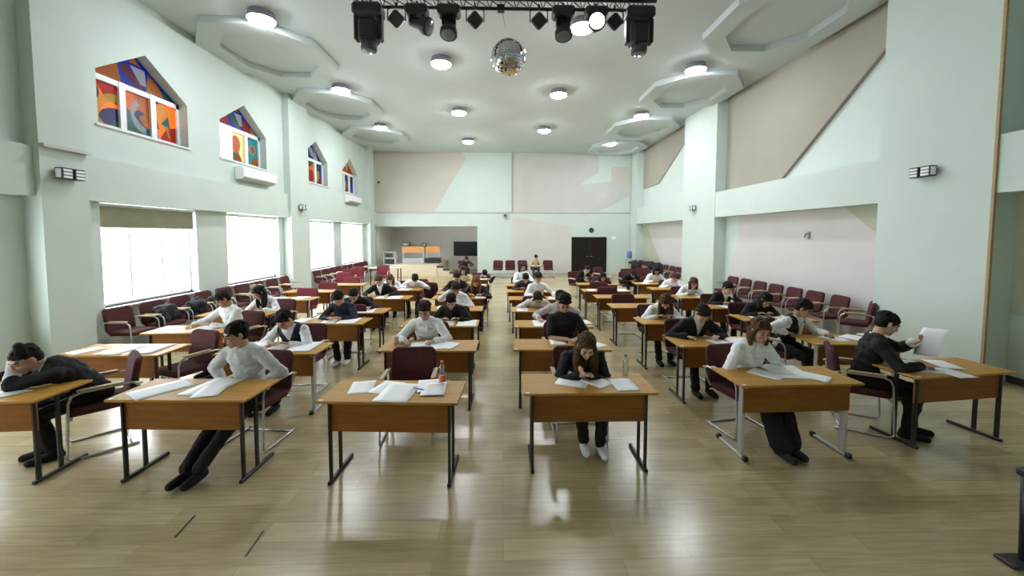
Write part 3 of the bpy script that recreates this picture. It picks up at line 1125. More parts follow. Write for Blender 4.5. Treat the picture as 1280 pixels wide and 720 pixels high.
    for q in range(46):
        az, elv = rnd.uniform(0, 2 * pi), rnd.uniform(.15, 1.35)
        px, py, pz = .083 * cos(az) * cos(elv), .028 + .097 * sin(az) * cos(elv), .048 + .076 * sin(elv)
        if py < -.045 and pz < .085: continue
        tx, ty = cos(az), sin(az)
        if hair == 'short' and ty < .2 and rnd.random() < .5: tx, ty = rnd.choice((-.5, .5)), -1.0
        L_ = rnd.uniform(.03, .05)
        hb.cap(hd(px, py, pz), .013, hd(px + tx * L_ * sin(elv), max(-.072, py + ty * L_ * sin(elv)), pz - L_ * cos(elv) + .004), .007, 6)
    for q in range(7):
        u_ = -.056 + .0187 * q
        yb = -.072 + 7.0 * u_ * u_
        if hair == 'short' or rnd.random() < .6:
            hb.cap(hd(u_ * .8, yb + .012, .080), .014, hd(u_ + rnd.uniform(-.008, .008), yb, rnd.uniform(.040, .054) if hair == 'short' else .058), .008, 6)
    if hair == 'short':
        hb.chain([hd(-.076, -.03, .04), hd(-.079, -.008, -.005)], [.018, .009])
        hb.chain([hd(.076, -.03, .04), hd(.079, -.008, -.005)], [.018, .009])
        hb.chain([hd(-.058, -.046, .056), hd(-.01, -.066, .062), hd(.054, -.050, .052)], [.017, .0155, .016])
    else:
        for k in (1, -1):
            if hair != 'bun': hb.chain([hd(.030 * k, -.052, .074), hd(.072 * k, -.030, .034), hd(.080 * k, .0, -.05)], [.020, .019, .025])
        if hair == 'long':
            for k in (1, -1):
                a = hd(.080 * k, .005, -.04)
                hb.chain([a, a + Vector((.015 * k, -.015, -.12)), a + Vector((.012 * k, -.02, -.24))], [.032, .036, .022])
                a = hd(.066 * k, .05, -.03)
                hb.chain([a, a + Vector((.01 * k, .01, -.14)), a + Vector((0, .01, -.26))], [.04, .04, .025])
            a = hd(0, .07, -.02)
            hb.chain([a, a + Vector((0, .035, -.14)), a + Vector((0, .03, -.26))], [.06, .055, .035])
        elif hair == 'bob':
            for k in (1, -1):
                a = hd(.078 * k, .018, -.03)
                hb.chain([a, a + Vector((.006 * k, .005, -.12))], [.032, .028])
                a = hd(.06 * k, .06, -.03)
                hb.chain([a, a + Vector((0, .0, -.13))], [.045, .04])
        elif hair == 'bun':
            hb.ell(hd(0, .03, .135), (.038, .038, .034), Bh)
            hb.ell(hd(0, .06, -.04), (.065, .05, .05), Bh)
        elif hair == 'tail':
            a = hd(0, .105, .03)
            hb.chain([a, a + Vector((0, .05, -.08)), a + Vector((0, .045, -.22))], [.03, .034, .018])
    blob_obj('hair', hb, vox, [HAIR[hc]], root, None, 2)

    # ---- clothes
    def sleeves(bl, inf, frac=1.0):
        for k in (1, -1):
            if frac >= 1:
                e = WR[k] + (EL[k] - WR[k]).normalized() * .018
                bl.chain([SH[k], EL[k], e], [.055 * s + inf, .046 * s + inf, .034 * s + inf])
            else:
                bl.cap(SH[k], .055 * s + inf, SH[k].lerp(EL[k], frac), .052 * s + inf)
        return bl
    neckdir = (HC - P2).normalized()
    def collar(bl, inf=.0):
        u = neckdir.orthogonal().normalized()
        w = neckdir.cross(u)
        c = P2 + neckdir * .03
        ring = [c + (u * cos(a) + w * sin(a)) * (.062 * s + inf) for a in np.linspace(0, 2 * pi, 13)]
        bl.chain(ring, [.014] * 13)
        return bl
    front = -d2.cross(sx)
    if front.y > 0: front = -front
    def flaps(bl):
        c = P2 + neckdir * .028
        for k in (1, -1):
            bl.chain([c + sx * (.058 * s * k), c + sx * (.046 * s * k) + front * .066 - d2 * .03, c + sx * (.040 * s * k) + front * .078 - d2 * .075], [.017, .015, .008])
        return bl
    cl = CLOTH[tc]
    if top in ('shirt', 'sweater'):
        b = collar(sleeves(torso(Blob(), .016), .011))
        if top == 'shirt': flaps(b)
        b.ell(P0 + Vector((0, .0, .01)), (.17 * s + .008, .125 * s + .008, .10 * s))
        blob_obj('shirt' if top == 'shirt' else 'sweater', b, vox * 1.05, [cl], root)
        if under:
            blob_obj('collar', collar(Blob(), .008), vox, [CLOTH[under]], root, None, 1)
    elif top == 'tee':
        b = sleeves(torso(Blob(), .014), .014, .75)
        b.ell(P0 + Vector((0, .0, .01)), (.17 * s + .008, .125 * s + .008, .10 * s))
        blob_obj('tee_shirt', b, vox * 1.05, [cl], root)
    elif top == 'vest':
        b = flaps(collar(sleeves(torso(Blob(), .006), .011)))
        blob_obj('shirt', b, vox * 1.05, [CLOTH[under or 'white']], root)
        b = torso(Blob(), .018)
        b.ell(P0 + Vector((0, .0, .01)), (.17 * s + .012, .125 * s + .012, .10 * s))
        V = [P2 + front * (.09 * s) + neckdir * .0]
        def cutv(c, idx):
            q = c - np.array(P2, dtype=np.float32)
            a = q @ np.array(sx, dtype=np.float32)
            h = q @ np.array(d2, dtype=np.float32)
            f = q @ np.array(front, dtype=np.float32)
            idx[(f > .0) & (np.abs(a) < .055 + .45 * (h + .02)) & (h > -.16)] = 1
            idx[np.abs(a) > .152 * s] = 1
            return idx
        blob_obj('vest', b, vox * 1.05, [cl, CLOTH[under or 'white']], root, cutv)
        if tie:
            a = P2 + front * (.125 * s) - d2 * .02
            blob_obj('tie', Blob().chain([a, a - d2 * .10 + front * .012, a - d2 * .20 + front * .01], [.016, .02, .026]), vox, [CLOTH['palegrey']], root, None, 1)
    elif top == 'jacket':
        b = sleeves(torso(Blob(), .020), .014)
        b.ell(P0 + Vector((0, .0, .0)), (.175 * s + .012, .13 * s + .012, .11 * s))
        def cutj(c, idx):
            q = c - np.array(P2, dtype=np.float32)
            a = q @ np.array(sx, dtype=np.float32)
            h = q @ np.array(d2, dtype=np.float32)
            f = q @ np.array(front, dtype=np.float32)
            if under:
                idx[(f > .0) & (np.abs(a) < .05 + .30 * (h + .0)) & (h > -.17)] = 1
            return idx
        blob_obj('jacket', b, vox * 1.05, [cl, CLOTH[under or tc]], root, cutj)
        blob_obj('collar', collar(Blob(), .008), vox, [CLOTH[under or tc]], root, None, 1)
    bcl = CLOTH[bc]
    b = Blob()
    b.ell(P0 - Vector((0, 0, .012)), (.172 * s, .132 * s, .105 * s))
    if bottom == 'trousers':
        for k in (1, -1):
            e = AN[k] + Vector((0, 0, .01))
            b.chain([HJ[k], KN[k], e], [.088 * s, .066 * s, .056 * s])
    elif bottom == 'wide':
        for k in (1, -1):
            e = AN[k] + Vector((0, 0, .02))
            b.chain([HJ[k], KN[k], e], [.092 * s, .086 * s, .100 * s])
    blob_obj('trousers', b, vox * 1.1, [bcl], root)
    for k in (1, -1):
        hl_ = AN[k] + Vector((0, .035, -.055))
        tp = AN[k] + toe[k] * .15 + Vector((0, 0, -.058))
        sb = Blob()
        z0 = .028
        a_, t_ = Vector((hl_.x, hl_.y, max(hl_.z, z0 + .004))), Vector((tp.x, tp.y, max(tp.z, z0)))
        sb.cap(a_, .041, a_.lerp(t_, .5), .045).cap(a_.lerp(t_, .5), .045, t_, .037).cap(a_ + Vector((0, -.01, .03)), .041, a_ + Vector((0, -.02, .055)), .043)
        sb.v = [(p[0], p[1], max(p[2], .003)) for p in sb.v]
        blob_obj('shoe', sb, vox * .95, [CLOTH.get(shoe, CLOTH['black'])], root, None, 2)
    if seat:
        cz = rz if chair_rz is None else chair_rz
        off = Matrix.Rotation(cz, 3, 'Z') @ Vector((0, chair_dy, 0))
        SEATED_CHAIRS.append((x + off.x, y + off.y, cz, chair_label, chair_col))
    return root, dict(HC=HC, Bh=Bh, WR=WR, P2=P2)


# ------------------------------------------------------------------ people
FINE, MID, FAR = .0072, .010, .0135


def pp(key, desc, *a, **k):
    k.setdefault('chair_label', 'occupied maroon chair at the %s' % place(key))
    lab = 'person %s, %s %s' % (desc, ROWW[int(key[1:])], COLW[key[0]])
    return person(lab, *a, **k)


# front row
A1 = pp('A1', 'with hair bun in black jacket leaning on one hand', -4.14, 4.0, R(-42), .97, 38, 6, -6, hp=28, hyaw=30, hl=(-.03, -.50, .98), hr=(-.36, -.62, .79),
        fl=(.06, -.30, .085), fr=(-.10, -.34, .085), hair='bun', hc='black', top='jacket', tc='black', under='palegrey', skin=2, vox=FINE, hint_l=(.6, -.2, -.8))
B1 = pp('B1', 'in pale grey shirt upright and looking aside', -2.59, 4.03, R(-6), 1.0, 13, 0, 0, hp=14, hyaw=-32, hl=(.16, -.16, .66), hr=(-.20, -.14, .66),
        fl=(.02, -.72, .085), fr=(-.10, -.70, .085), hair='short', hc='black', top='shirt', tc='palegrey', bc='black', skin=2, vox=FINE)
D1 = pp('D1', 'with long brown hair in black top writing', .81, 4.12, 0, .97, 30, 0, 0, hp=40, hyaw=0, hl=(.02, -.42, .785), hr=(-.08, -.42, .785),
        fl=(.15, -.36, .085), fr=(.0, -.30, .085), hair='long', hc='brown', top='sweater', tc='black', bc='black', shoe='white', skin=0, vox=FINE)
E1 = pp('E1', 'in white blouse and wide black trousers', 2.64, 4.17, R(10), .97, 14, 0, 0, hp=20, hyaw=-10, hl=(.16, -.28, .68), hr=(-.12, -.26, .68),
        fl=(.10, -.50, .085), fr=(-.03, -.52, .085), hair='bob', hc='brown', top='shirt', tc='white', bottom='wide', bc='black', shoe='charcoal', skin=1, vox=FINE)
F1 = pp('F1', 'in black suit sideways holding up a sheet', 4.06, 4.26, R(58), 1.0, 12, 0, 0, hp=28, hyaw=14, hl=(.03, -.42, 1.0), hr=(-.16, -.42, .79),
        fl=(.02, -.42, .085), fr=(-.16, -.34, .085), hair='short', hc='black', top='jacket', tc='black', under='white', skin=0, vox=FINE)
# second row
B2 = pp('B2', 'in navy vest over white shirt, writing', -2.78, 5.34, 0, .97, 29, 0, 0, hp=46, hyaw=-14, hl=(.10, -.44, .785), hr=(-.16, -.42, .785),
        fl=(-.02, -.58, .085), fr=(-.20, -.60, .085), hair='short', hc='black', top='vest', tc='navy', under='white', skin=2, vox=FINE)
C2 = pp('C2', 'in white shirt leaning over spread sheets', -1.05, 5.43, 0, .97, 17, 0, 0, hp=28, hyaw=-4, hl=(.16, -.42, .785), hr=(-.21, -.44, .785),
        hair='short', hc='dark', top='shirt', tc='white', skin=2, vox=FINE)
D2 = pp('D2', 'in black short-sleeved top, short dark hair', .84, 5.42, 0, 1.04, 5, 0, 0, hp=42, hl=(.12, -.36, .785), hr=(.0, -.38, .785),
        hair='short', hc='black', top='tee', tc='black', skin=1, vox=FINE)
E2 = pp('E2', 'in open black jacket with grey shirt', 2.69, 5.54, 0, .99, 28, 0, 0, hp=50, hl=(.20, -.40, .785), hr=(-.22, -.38, .785),
        hair='short', hc='dark', top='jacket', tc='black', under='palegrey', skin=0, vox=FINE)
F2 = pp('F2', 'in black vest and white sleeves with tie', 4.10, 5.58, R(22), .97, 20, 0, 0, hp=34, hyaw=24, hl=(.22, -.44, .785), hr=(-.20, -.16, .78),
        hair='short', hc='black', top='vest', tc='black', under='white', tie=True, skin=1, vox=FINE)
# third row
pp('A3', 'in white shirt looking down to the side', -4.30, 6.35, R(-18), .97, 15, 0, 0, hp=38, hyaw=-22, hr=(-.28, -.46, .785), hl=(.0, -.40, .785), hair='short', hc='black', tc='white', skin=1, vox=MID)
pp('B3', 'in navy sweater with white collar', -2.76, 6.90, 0, .97, 26, hp=48, hl=(.10, -.46, .785), hr=(-.13, -.46, .785), fl=(.14, -.36, .085), fr=(.0, -.4, .085),
   hair='short', hc='black', top='sweater', tc='navy', under='white', shoe='white', skin=0, vox=MID)
pp('C3', 'in plain black long-sleeved sweater, black fringe', -.85, 6.69, 0, .97, 29, hp=38, hair='short', hc='black', top='sweater', tc='black', skin=2, vox=MID)
pp('D3', 'in pinkish shirt half hidden behind black top', .93, 6.62, 0, .97, 22, hp=50, hl=(.26, -.34, .785), hr=(-.34, -.30, .785), hair='short', hc='dark', tc='rosegrey', skin=0, vox=MID)
pp('E3', 'in white blouse, long brown hair falling forward', 2.70, 6.81, 0, .97, 33, hp=62, hyaw=-20, hair='long', hc='brown', tc='white', skin=0, vox=MID)
pp('F3', 'in black jacket with head bowed', 4.51, 7.00, 0, .97, 34, hp=48, hyaw=12, hair='bob', hc='black', top='jacket', tc='black', skin=1, vox=MID)
# fourth row
pp('A4', 'in white shirt with long black hair', -4.42, 7.59, R(-12), .97, 27, hp=38, hyaw=-24, hair='long', hc='black', tc='white', skin=2, vox=MID)
pp('B4', 'in black top leaning forward on one elbow', -2.88, 7.78, R(10), .97, 36, hp=38, hyaw=-10, hl=(.30, -.46, .785), hr=(-.06, -.46, .86), hair='short', hc='black', top='jacket', tc='black', skin=0, vox=MID)
pp('C4', 'in white shirt with hand against forehead', -.93, 7.95, 0, .97, 24, hp=42, hyaw=10, hr=(-.10, -.36, 1.06), hair='short', hc='dark', tc='white', skin=1, vox=MID, hint_r=(-.8, -.3, -.6))
pp('D4', 'in off-white top bending low over desk', .65, 7.83, 0, .97, 44, hp=48, hyaw=6, hl=(.20, -.40, .785), hr=(-.30, -.40, .785), hair='tail', hc='dark', tc='offwhite', skin=1, vox=MID)
pp('F4', 'in black jacket with white face mask', 4.53, 8.09, 0, .97, 27, hp=28, hyaw=14, hl=(.06, -.30, .98), hair='short', hc='black', top='jacket', tc='black', under='white', skin=0, vox=MID, hint_l=(.7, -.2, -.8))
# fifth row
pp('B5', 'in open black jacket over white shirt', -2.86, 9.35, 0, .97, 24, hp=34, hl=(.24, -.36, .785), hr=(-.24, -.36, .785), hair='short', hc='brown', top='jacket', tc='black', under='white', skin=0, vox=MID)
pp('C5', 'with long fair hair and black top', -.63, 9.28, 0, .97, 26, hp=48, hair='long', hc='auburn', top='sweater', tc='charcoal', skin=0, vox=FAR)
pp('D5', 'in loose white shirt, sitting tall', .79, 9.17, R(8), .97, 9, hp=34, hl=(.30, -.4, .785), hair='short', hc='dark', tc='white', skin=0, vox=FAR)
pp('F5', 'in white shirt, reddish hair, looking up', 4.41, 9.33, 0, .97, 33, hp=30, hyaw=-10, hair='bob', hc='reddish', tc='white', skin=2, vox=FAR)
# further rows
pp('B6', 'with brown hair in white collar, left of sleeper', -2.96, 10.70, 0, .95, 38, hp=42, hl=(.10, -.34, .785), hr=(-.2, -.34, .785), hair='bob', hc='brown', tc='white', skin=0, vox=FAR, chair_label='occupied chair left of the sleeper at the second column')
pp('B6', 'in white shirt asleep on the desk', -2.47, 10.70, R(12), .97, 36, 8, hp=74, hl=(.30, -.34, .785), hr=(-.16, -.36, .785), hair='short', hc='dark', tc='white', skin=1, vox=FAR, chair_col='red', chair_label='occupied red chair under the sleeper in white shirt')
pp('C6', 'in black top with dark short hair', -1.17, 10.12, 0, .97, 24, hp=38, hair='short', hc='dark', top='jacket', tc='black', under='rosegrey', skin=1, vox=FAR)
pp('D6', 'in charcoal top bent over the desk', .57, 10.33, 0, .97, 32, hp=46, hair='short', hc='black', top='sweater', tc='charcoal', skin=0, vox=FAR)
pp('C7', 'in beige yellow blouse with dark hair', -1.15, 11.49, 0, .97, 17, hp=28, hair='bob', hc='dark', tc='beige', skin=0, vox=FAR)
pp('D7', 'in white blouse looking to the side', .55, 11.72, R(14), 1.0, 2, hp=16, hyaw=16, hair='bob', hc='dark', tc='white', skin=2, vox=FAR)
pp('E7', 'in black top resting face on hand', 2.89, 11.74, 0, .97, 45, hp=34, hyaw=8, hl=(.02, -.44, .90), hr=(-.22, -.36, .785), hair='bob', hc='black', top='jacket', tc='black', skin=2, vox=FAR)
pp('F6', 'in white shirt with hands at face', 4.62, 10.70, R(-10), .97, 36, hp=34, hl=(.06, -.42, .93), hair='short', hc='reddish', tc='white', skin=2, vox=FAR)
pp('F7', 'in white shirt with black hair', 4.56, 11.82, 0, .97, 23, hp=48, hair='bob', hc='black', tc='white', skin=1, vox=FAR)
pp('C8', 'in black and purple coat lying on the desk', -.72, 13.05, R(14), .97, 48, hp=60, hl=(.36, -.3, .785), hair='short', hc='black', top='jacket', tc='purple', skin=0, vox=FAR)
person('person in black leaning forward behind seventh row of fifth column', 2.62, 13.5, R(30), .97, 38, hp=30, hl=(.1, -.36, .70), hr=(-.1, -.36, .70), hair='short', hc='black', top='jacket', tc='black', under='white', skin=0, vox=FAR, chair_label='occupied chair standing behind the seventh row of the fifth column')
person('person in black bowed low near the back right corner', 4.30, 13.35, 0, .97, 52, hp=60, hl=(.1, -.40, .62), hr=(-.1, -.40, .62), hair='short', hc='black', top='jacket', tc='black', skin=1, vox=FAR, chair_label='occupied chair of the bowed person near back right corner')
person('person in beige top sitting alone before the back wall', 1.62, 19.72, 0, .97, 30, hp=32, hl=(.08, -.34, .62), hr=(-.08, -.34, .62), hair='short', hc='dark', tc='beige', bc='charcoal', skin=0, vox=FAR, seat=False, group='people at the back')
person('person in dark clothes standing by the alcove steps', -1.95, 19.6, R(20), .95, 40, hp=38, hl=(.2, -.36, .62), hr=(-.1, -.36, .62), hair='short', hc='dark', top='jacket', tc='charcoal', skin=1, vox=FAR, group='people at the back', chair_label='occupied chair close to the alcove steps')

flush()
for x, y, rz, lab, col in SEATED_CHAIRS:
    chair(x, y, rz, lab, 'chairs at desks', col)


# ------------------------------------------------------------------ papers
SHEET = {}


def sheet(x, y, z, rz, label, w=.21, h=.297, lift=0.0, group='exam sheets on the desks'):
    key = (round(w, 3), round(h, 3), round(lift, 3))
    if key not in SHEET:
        nx, ny = 4, 8
        v, f = [], []
        for layer in (0, 1):
            for j in range(ny + 1):
                for i in range(nx + 1):
                    u, t = i / nx - .5, j / ny - .5
                    zz = lift * (max(0, t) * 2) ** 2 + .0012 * (u * 2) ** 4 * (1 if lift else .6)
                    v.append((u * w, t * h, zz + .0006 * layer))
        S = (nx + 1) * (ny + 1)
        for j in range(ny):
            for i in range(nx):
                a = j * (nx + 1) + i
                f.append((a, a + nx + 1, a + nx + 2, a + 1))
                f.append((S + a, S + a + 1, S + a + nx + 2, S + a + nx + 1))
        bd = [i for i in range(nx + 1)] + [j * (nx + 1) + nx for j in range(1, ny + 1)] + [ny * (nx + 1) + i for i in range(nx - 1, -1, -1)] + [j * (nx + 1) for j in range(ny - 1, 0, -1)]
        for i in range(len(bd)):
            a, b = bd[i], bd[(i + 1) % len(bd)]
            f.append((a, b, S + b, S + a))
        o = MB().add(v, f, True).build('paper_sheet', M['paper'])
        o['category'] = 'paper'
        SHEET[key] = o
    else:
        o = SHEET[key].copy()
        COL.objects.link(o)
    o.location = (x, y, z)
    o.rotation_euler = (0, 0, rz)
    return tag(o, label, None, group)


# desk -> sheets (across, back, turn, long side?)   A3 sheets are .42 x .297
A4, A3 = (.21, .297), (.297, .42)
PAPERS = {
    'A1': [(-.10, .30, 1.25, A4, 'behind'), (.18, .16, 1.05, A4, 'nearest the camera')],
    'A2': [(-.42, .20, 1.2, A4, 'apart on its left'), (-.02, .24, 1.5, A3, 'in the middle'), (.30, .26, 1.65, A3, 'to the right')],
    'A3': [(-.40, .26, 1.2, A4, 'at its left'), (.12, .28, 1.5, A3, 'before the writer')],
    'A4': [(-.05, .22, 1.5, A3, 'before the writer')],
    'A5': [(-.20, .22, 1.5, A3, 'at its left'), (.25, .30, 1.6, A3, 'at its right')],
    'A6': [(.05, .25, 1.55, A3, 'in the middle')],
    'B1': [(-.32, .24, 1.0, A3, 'at its left'), (.10, .30, 1.45, A3, 'behind the others'), (.16, .20, 1.85, A4, 'on top in the middle')],
    'B2': [(-.34, .30, 1.5, A3, 'at its left'), (.02, .30, 1.6, A4, 'before the writer'), (.32, .30, 1.62, A3, 'at its right')],
    'B3': [(.0, .20, 1.75, A4, 'before the writer'), (.30, .24, 1.6, A3, 'at its right'), (-.46, .25, 1.5, A4, 'at its left')],
    'B4': [(.22, .22, 1.75, A3, 'at its right')],
    'B5': [(-.05, .22, 1.55, A4, 'at its left'), (.26, .20, 1.6, A3, 'at its right')],
    'B6': [(.18, .18, 1.55, A3, 'under the sleeper'), (-.30, .26, 1.5, A3, 'before the brown-haired person')],
    'C1': [(-.33, .32, 1.80, A4, 'at its far left'), (-.10, .31, 1.35, A4, 'behind, left of middle'), (.04, .20, 1.50, A3, 'largest, in the middle'), (.28, .36, 1.78, A4, 'behind the bottle'), (.34, .28, 1.68, A4, 'under the bottle')],
    'C2': [(-.16, .24, 1.85, A4, 'at its left'), (.04, .26, 1.55, A3, 'in the middle'), (.24, .22, 1.25, A4, 'at its right')],
    'C3': [(.12, .24, 1.55, A4, 'left of the pair'), (.42, .24, 1.6, A3, 'right of the pair')],
    'C4': [(.12, .40, 1.6, A3, 'before the writer'), (-.18, .36, 1.5, A4, 'at its left')],
    'C5': [(.46, .22, 1.6, A4, 'at its right'), (-.05, .24, 1.5, A4, 'at its left')],
    'C6': [(.44, .26, 1.6, A4, 'at its right')],
    'C7': [(.44, .26, 1.6, A4, 'at its right'), (-.32, .24, 1.5, A4, 'at its left')],
    'C8': [(.36, .26, 1.6, A3, 'at its right')],
    'D1': [(-.08, .36, 1.15, A3, 'under the writing hands'), (.10, .28, 2.2, A4, 'on top in the middle'), (.34, .19, 1.62, A4, 'alone at its right')],
    'D2': [(-.02, .38, 1.6, A4, 'under the hand'), (.43, .25, 2.15, A4, 'at its right end')],
    'D3': [(-.16, .28, 1.6, A3, 'at its left'), (.14, .34, 1.62, A4, 'in the middle'), (.50, .34, 1.75, A4, 'at its right end')],
    'D4': [(-.40, .20, 1.6, A4, 'at its left'), (.10, .20, 1.55, A3, 'under the bent head'), (.42, .4, 1.6, A4, 'at its right')],
    'D5': [(.38, .26, 1.6, A4, 'at its right')],
    'D6': [(.36, .26, 1.6, A4, 'at its right')],
    'E1': [(-.16, .29, 2.2, A4, 'at its left'), (.12, .34, 1.35, A3, 'behind, in the middle'), (.24, .20, 2.25, A4, 'longest, at the front edge'), (.02, .40, 1.5, A4, 'under the blouse sleeve')],
    'E2': [(.0, .20, 1.75, A4, 'left of the pair'), (.28, .22, 1.45, A3, 'right of the pair')],
    'E3': [(-.02, .22, 1.2, A4, 'before the writer'), (.22, .24, 1.6, A4, 'at its right')],
    'E6': [(-.36, .24, 1.6, A4, 'at its left'), (.38, .24, 1.55, A3, 'at its right')],
    'F1': [(-.24, .30, 1.30, A3, 'under the resting arm'), (-.10, .07, 1.50, A4, 'at the front edge'), (.12, .30, 1.2, A4, 'small, in the middle')],
    'F2': [(-.16, .28, 1.9, A4, 'at its left'), (.18, .26, 2.1, A3, 'under the writing hand'), (.46, .40, 1.6, A4, 'at its right')],
    'F3': [(-.22, .24, 1.55, A3, 'at its left'), (.14, .28, 1.6, A3, 'at its right')],
    'F4': [(-.16, .22, 1.75, A3, 'at its left')],
    'F5': [(.0, .20, 1.6, A3, 'in the middle')],
    'F6': [(.1, .26, 1.6, A3, 'in the middle')],
    'F7': [(-.3, .22, 1.6, A4, 'at its left')],
}
for k, L in PAPERS.items():
    for i, (u, v, r, (w, h), wh) in enumerate(L):
        p = on_desk(k, u, v, .7508 + .0022 * i)
        lab = 'white exam sheet %s, desk in the %s' % (wh, place(k))
        if len(lab.split()) > 16:
            lab = 'exam sheet %s, %s' % (wh, place(k))
        sheet(p[0], p[1], p[2], r + DESKS[k][2] - pi / 2 + (0 if w < .25 else 0), lab, h if (w, h) == A3 and False else w, h)

# the sheet held up by the person in the black suit
nx, ny = 6, 10
v, f = [], []
for j in range(ny + 1):
    for i in range(nx + 1):
        u, t = i / nx - .5, j / ny
        bendx = .05 * (2 * t - 1) ** 2 + .03 * sin(t * 4)
        v.append((4.45 + .10 * t + u * .05 + bendx, 4.02 - u * .20 - .02 * t, .86 + .30 * t + .02 * u))
for j in range(ny):
    for i in range(nx):
        a = j * (nx + 1) + i
        f.append((a, a + 1, a + nx + 2, a + nx + 1))
n0 = len(v)
v2 = [(p[0] + .0012, p[1] - .0008, p[2]) for p in v]
f2 = [tuple(q + n0 for q in reversed(fc)) for fc in f]
bd = [i for i in range(nx + 1)] + [j * (nx + 1) + nx for j in range(1, ny + 1)] + [ny * (nx + 1) + i for i in range(nx - 1, -1, -1)] + [j * (nx + 1) for j in range(ny - 1, 0, -1)]
f3 = [(bd[i], bd[(i + 1) % len(bd)], n0 + bd[(i + 1) % len(bd)], n0 + bd[i]) for i in range(len(bd))]
tag(MB().add(v + v2, f + f2 + f3, True).build('paper_sheet', M['paper']), 'white sheet held up in the hand of the person in black suit', 'paper', 'exam sheets on the desks')

# bottles, cups, pens
p = on_desk('C1', .39, .40)
t = thing('drink_bottle', 'clear plastic bottle with orange cap and label on unattended front desk', 'bottle', p)
MB().lathe([(.026, .0), (.031, .006), (.031, .10), (.029, .12), (.031, .15), (.026, .175), (.014, .195), (.013, .205)], n=16).build('body', M['bottle'], t)
MB().lathe([(.0322, .035), (.0322, .085)], n=16).build('label_band', M['orange'], t)
MB().lathe([(.0155, .203), (.0155, .222), (.013, .225)], n=14).build('cap', M['orange'], t)
p = on_desk('D1', .44, .44)
t = thing('drink_bottle', 'clear bottle with blue cap at the back of the long-haired writer\'s desk', 'bottle', p)
MB().lathe([(.026, .0), (.030, .006), (.030, .10), (.027, .12), (.030, .15), (.024, .165), (.013, .185), (.012, .195)], n=16).build('body', M['bottle'], t)
MB().lathe([(.0145, .193), (.0145, .210), (.012, .213)], n=14).build('cap', M['blue_plastic'], t)
p = on_desk('C2', -.45, .30)
tag(MB().lathe([(.026, 0), (.036, .10), (.038, .101), (.036, .104), (.033, .10), (.024, .006)], n=18).build('paper_cup', M['paper'], None, p), 'white paper cup on the second row desk of third column', 'cup')
for k, (kk, u, v_, r, c, lab) in enumerate((('C1', .20, .27, 2.6, 'blue_plastic', 'blue pen on the sheets of the unattended front desk'), ('D1', -.20, .40, .5, 'black_plastic', 'dark pen left of the long-haired writer on front desk'))):
    p = on_desk(kk, u, v_, .7625)
    d = Vector((cos(r), sin(r), 0))
    pen = thing('pen', lab, 'pen', p, 0, 'pens')
    MB().tube([-d * .065, d * .05], .0042, 8).build('barrel', M[c], pen)
    MB().tube([d * .05, d * .066], [.004, .001], 8).build('tip', M['steel'], pen)

# ------------------------------------------------------------------ ceiling lamps
LZ = CEIL - .13
for i, (x, y, lab) in enumerate(((-4.88, 8.28, 'first lamp from the camera in the far left line'), (-4.87, 12.13, 'second lamp from the camera in the far left line'), (-4.94, 16.2, 'third lamp from the camera in the far left line'),
                                 (-1.58, 10.24, 'first lamp from the camera in the line left of the mirror ball'), (-1.57, 14.2, 'second lamp in the line left of the mirror ball'), (-1.63, 18.5, 'third lamp in the line left of the mirror ball'),
                                 (1.66, 8.43, 'lamp half hidden behind the stage lights'), (1.71, 12.36, 'second lamp in the line right of the mirror ball'), (1.70, 16.5, 'third lamp in the line right of the mirror ball'),
                                 (5.06, 10.45, 'first lamp from the camera in the far right line'), (5.03, 14.42, 'second lamp from the camera in the far right line'), (5.09, 18.8, 'third lamp from the camera in the far right line'))):
    if i == 0:
        t = thing('ceiling_light', 'round white ' + lab, 'lamp', (x, y, LZ), 0, 'round ceiling lamps')
        MB().lathe([(.24, .13), (.25, .03), (.27, .0), (.275, -.012), (.25, -.012), (.245, 0)], n=28).build('housing', M['lamp_rim'], t)
        MB().lathe([(.246, -.006), (.22, -.045), (.15, -.075), (.02, -.088)], n=28).build('diffuser', M['lamp'], t)
        LAMP = t
    else:
        dup(LAMP, (x, y, LZ), 0, 'round white ' + lab, 'round ceiling lamps')

# ------------------------------------------------------------------ truss and stage lights
TY, TZ = 6.0, 5.56
t = thing('lighting_truss', 'black lighting truss hung below the ceiling at the top centre', 'truss', (0, TY, TZ))
for yy, zz in ((-.12, 0), (.12, 0), (0, .22)):
    MB().tube([(-2.2, yy, zz), (2.24, yy, zz)], .025, 10).build('chord', M['black_metal'], t)
mb = MB()
for i in range(22):
    x0 = -2.2 + i * .2
    mb.tube([(x0, -.12, 0), (x0 + .1, 0, .22), (x0 + .2, -.12, 0)], .009, 6)
    mb.tube([(x0, .12, 0), (x0 + .1, 0, .22), (x0 + .2, .12, 0)], .009, 6)
    mb.tube([(x0, -.12, 0), (x0 + .2, .12, 0)], .008, 6)
mb.build('lattice', M['black_metal'], t)
for x in (-1.6, 1.65):
    MB().tube([(x, 0, .22), (x, 0, CEIL - TZ)], .012, 8).build('hanger', M['steel'], t)
MB().box(-.09, -.05, -.11, .02, .05, -.02, .01).build('motor_box', M['black_plastic'], t)


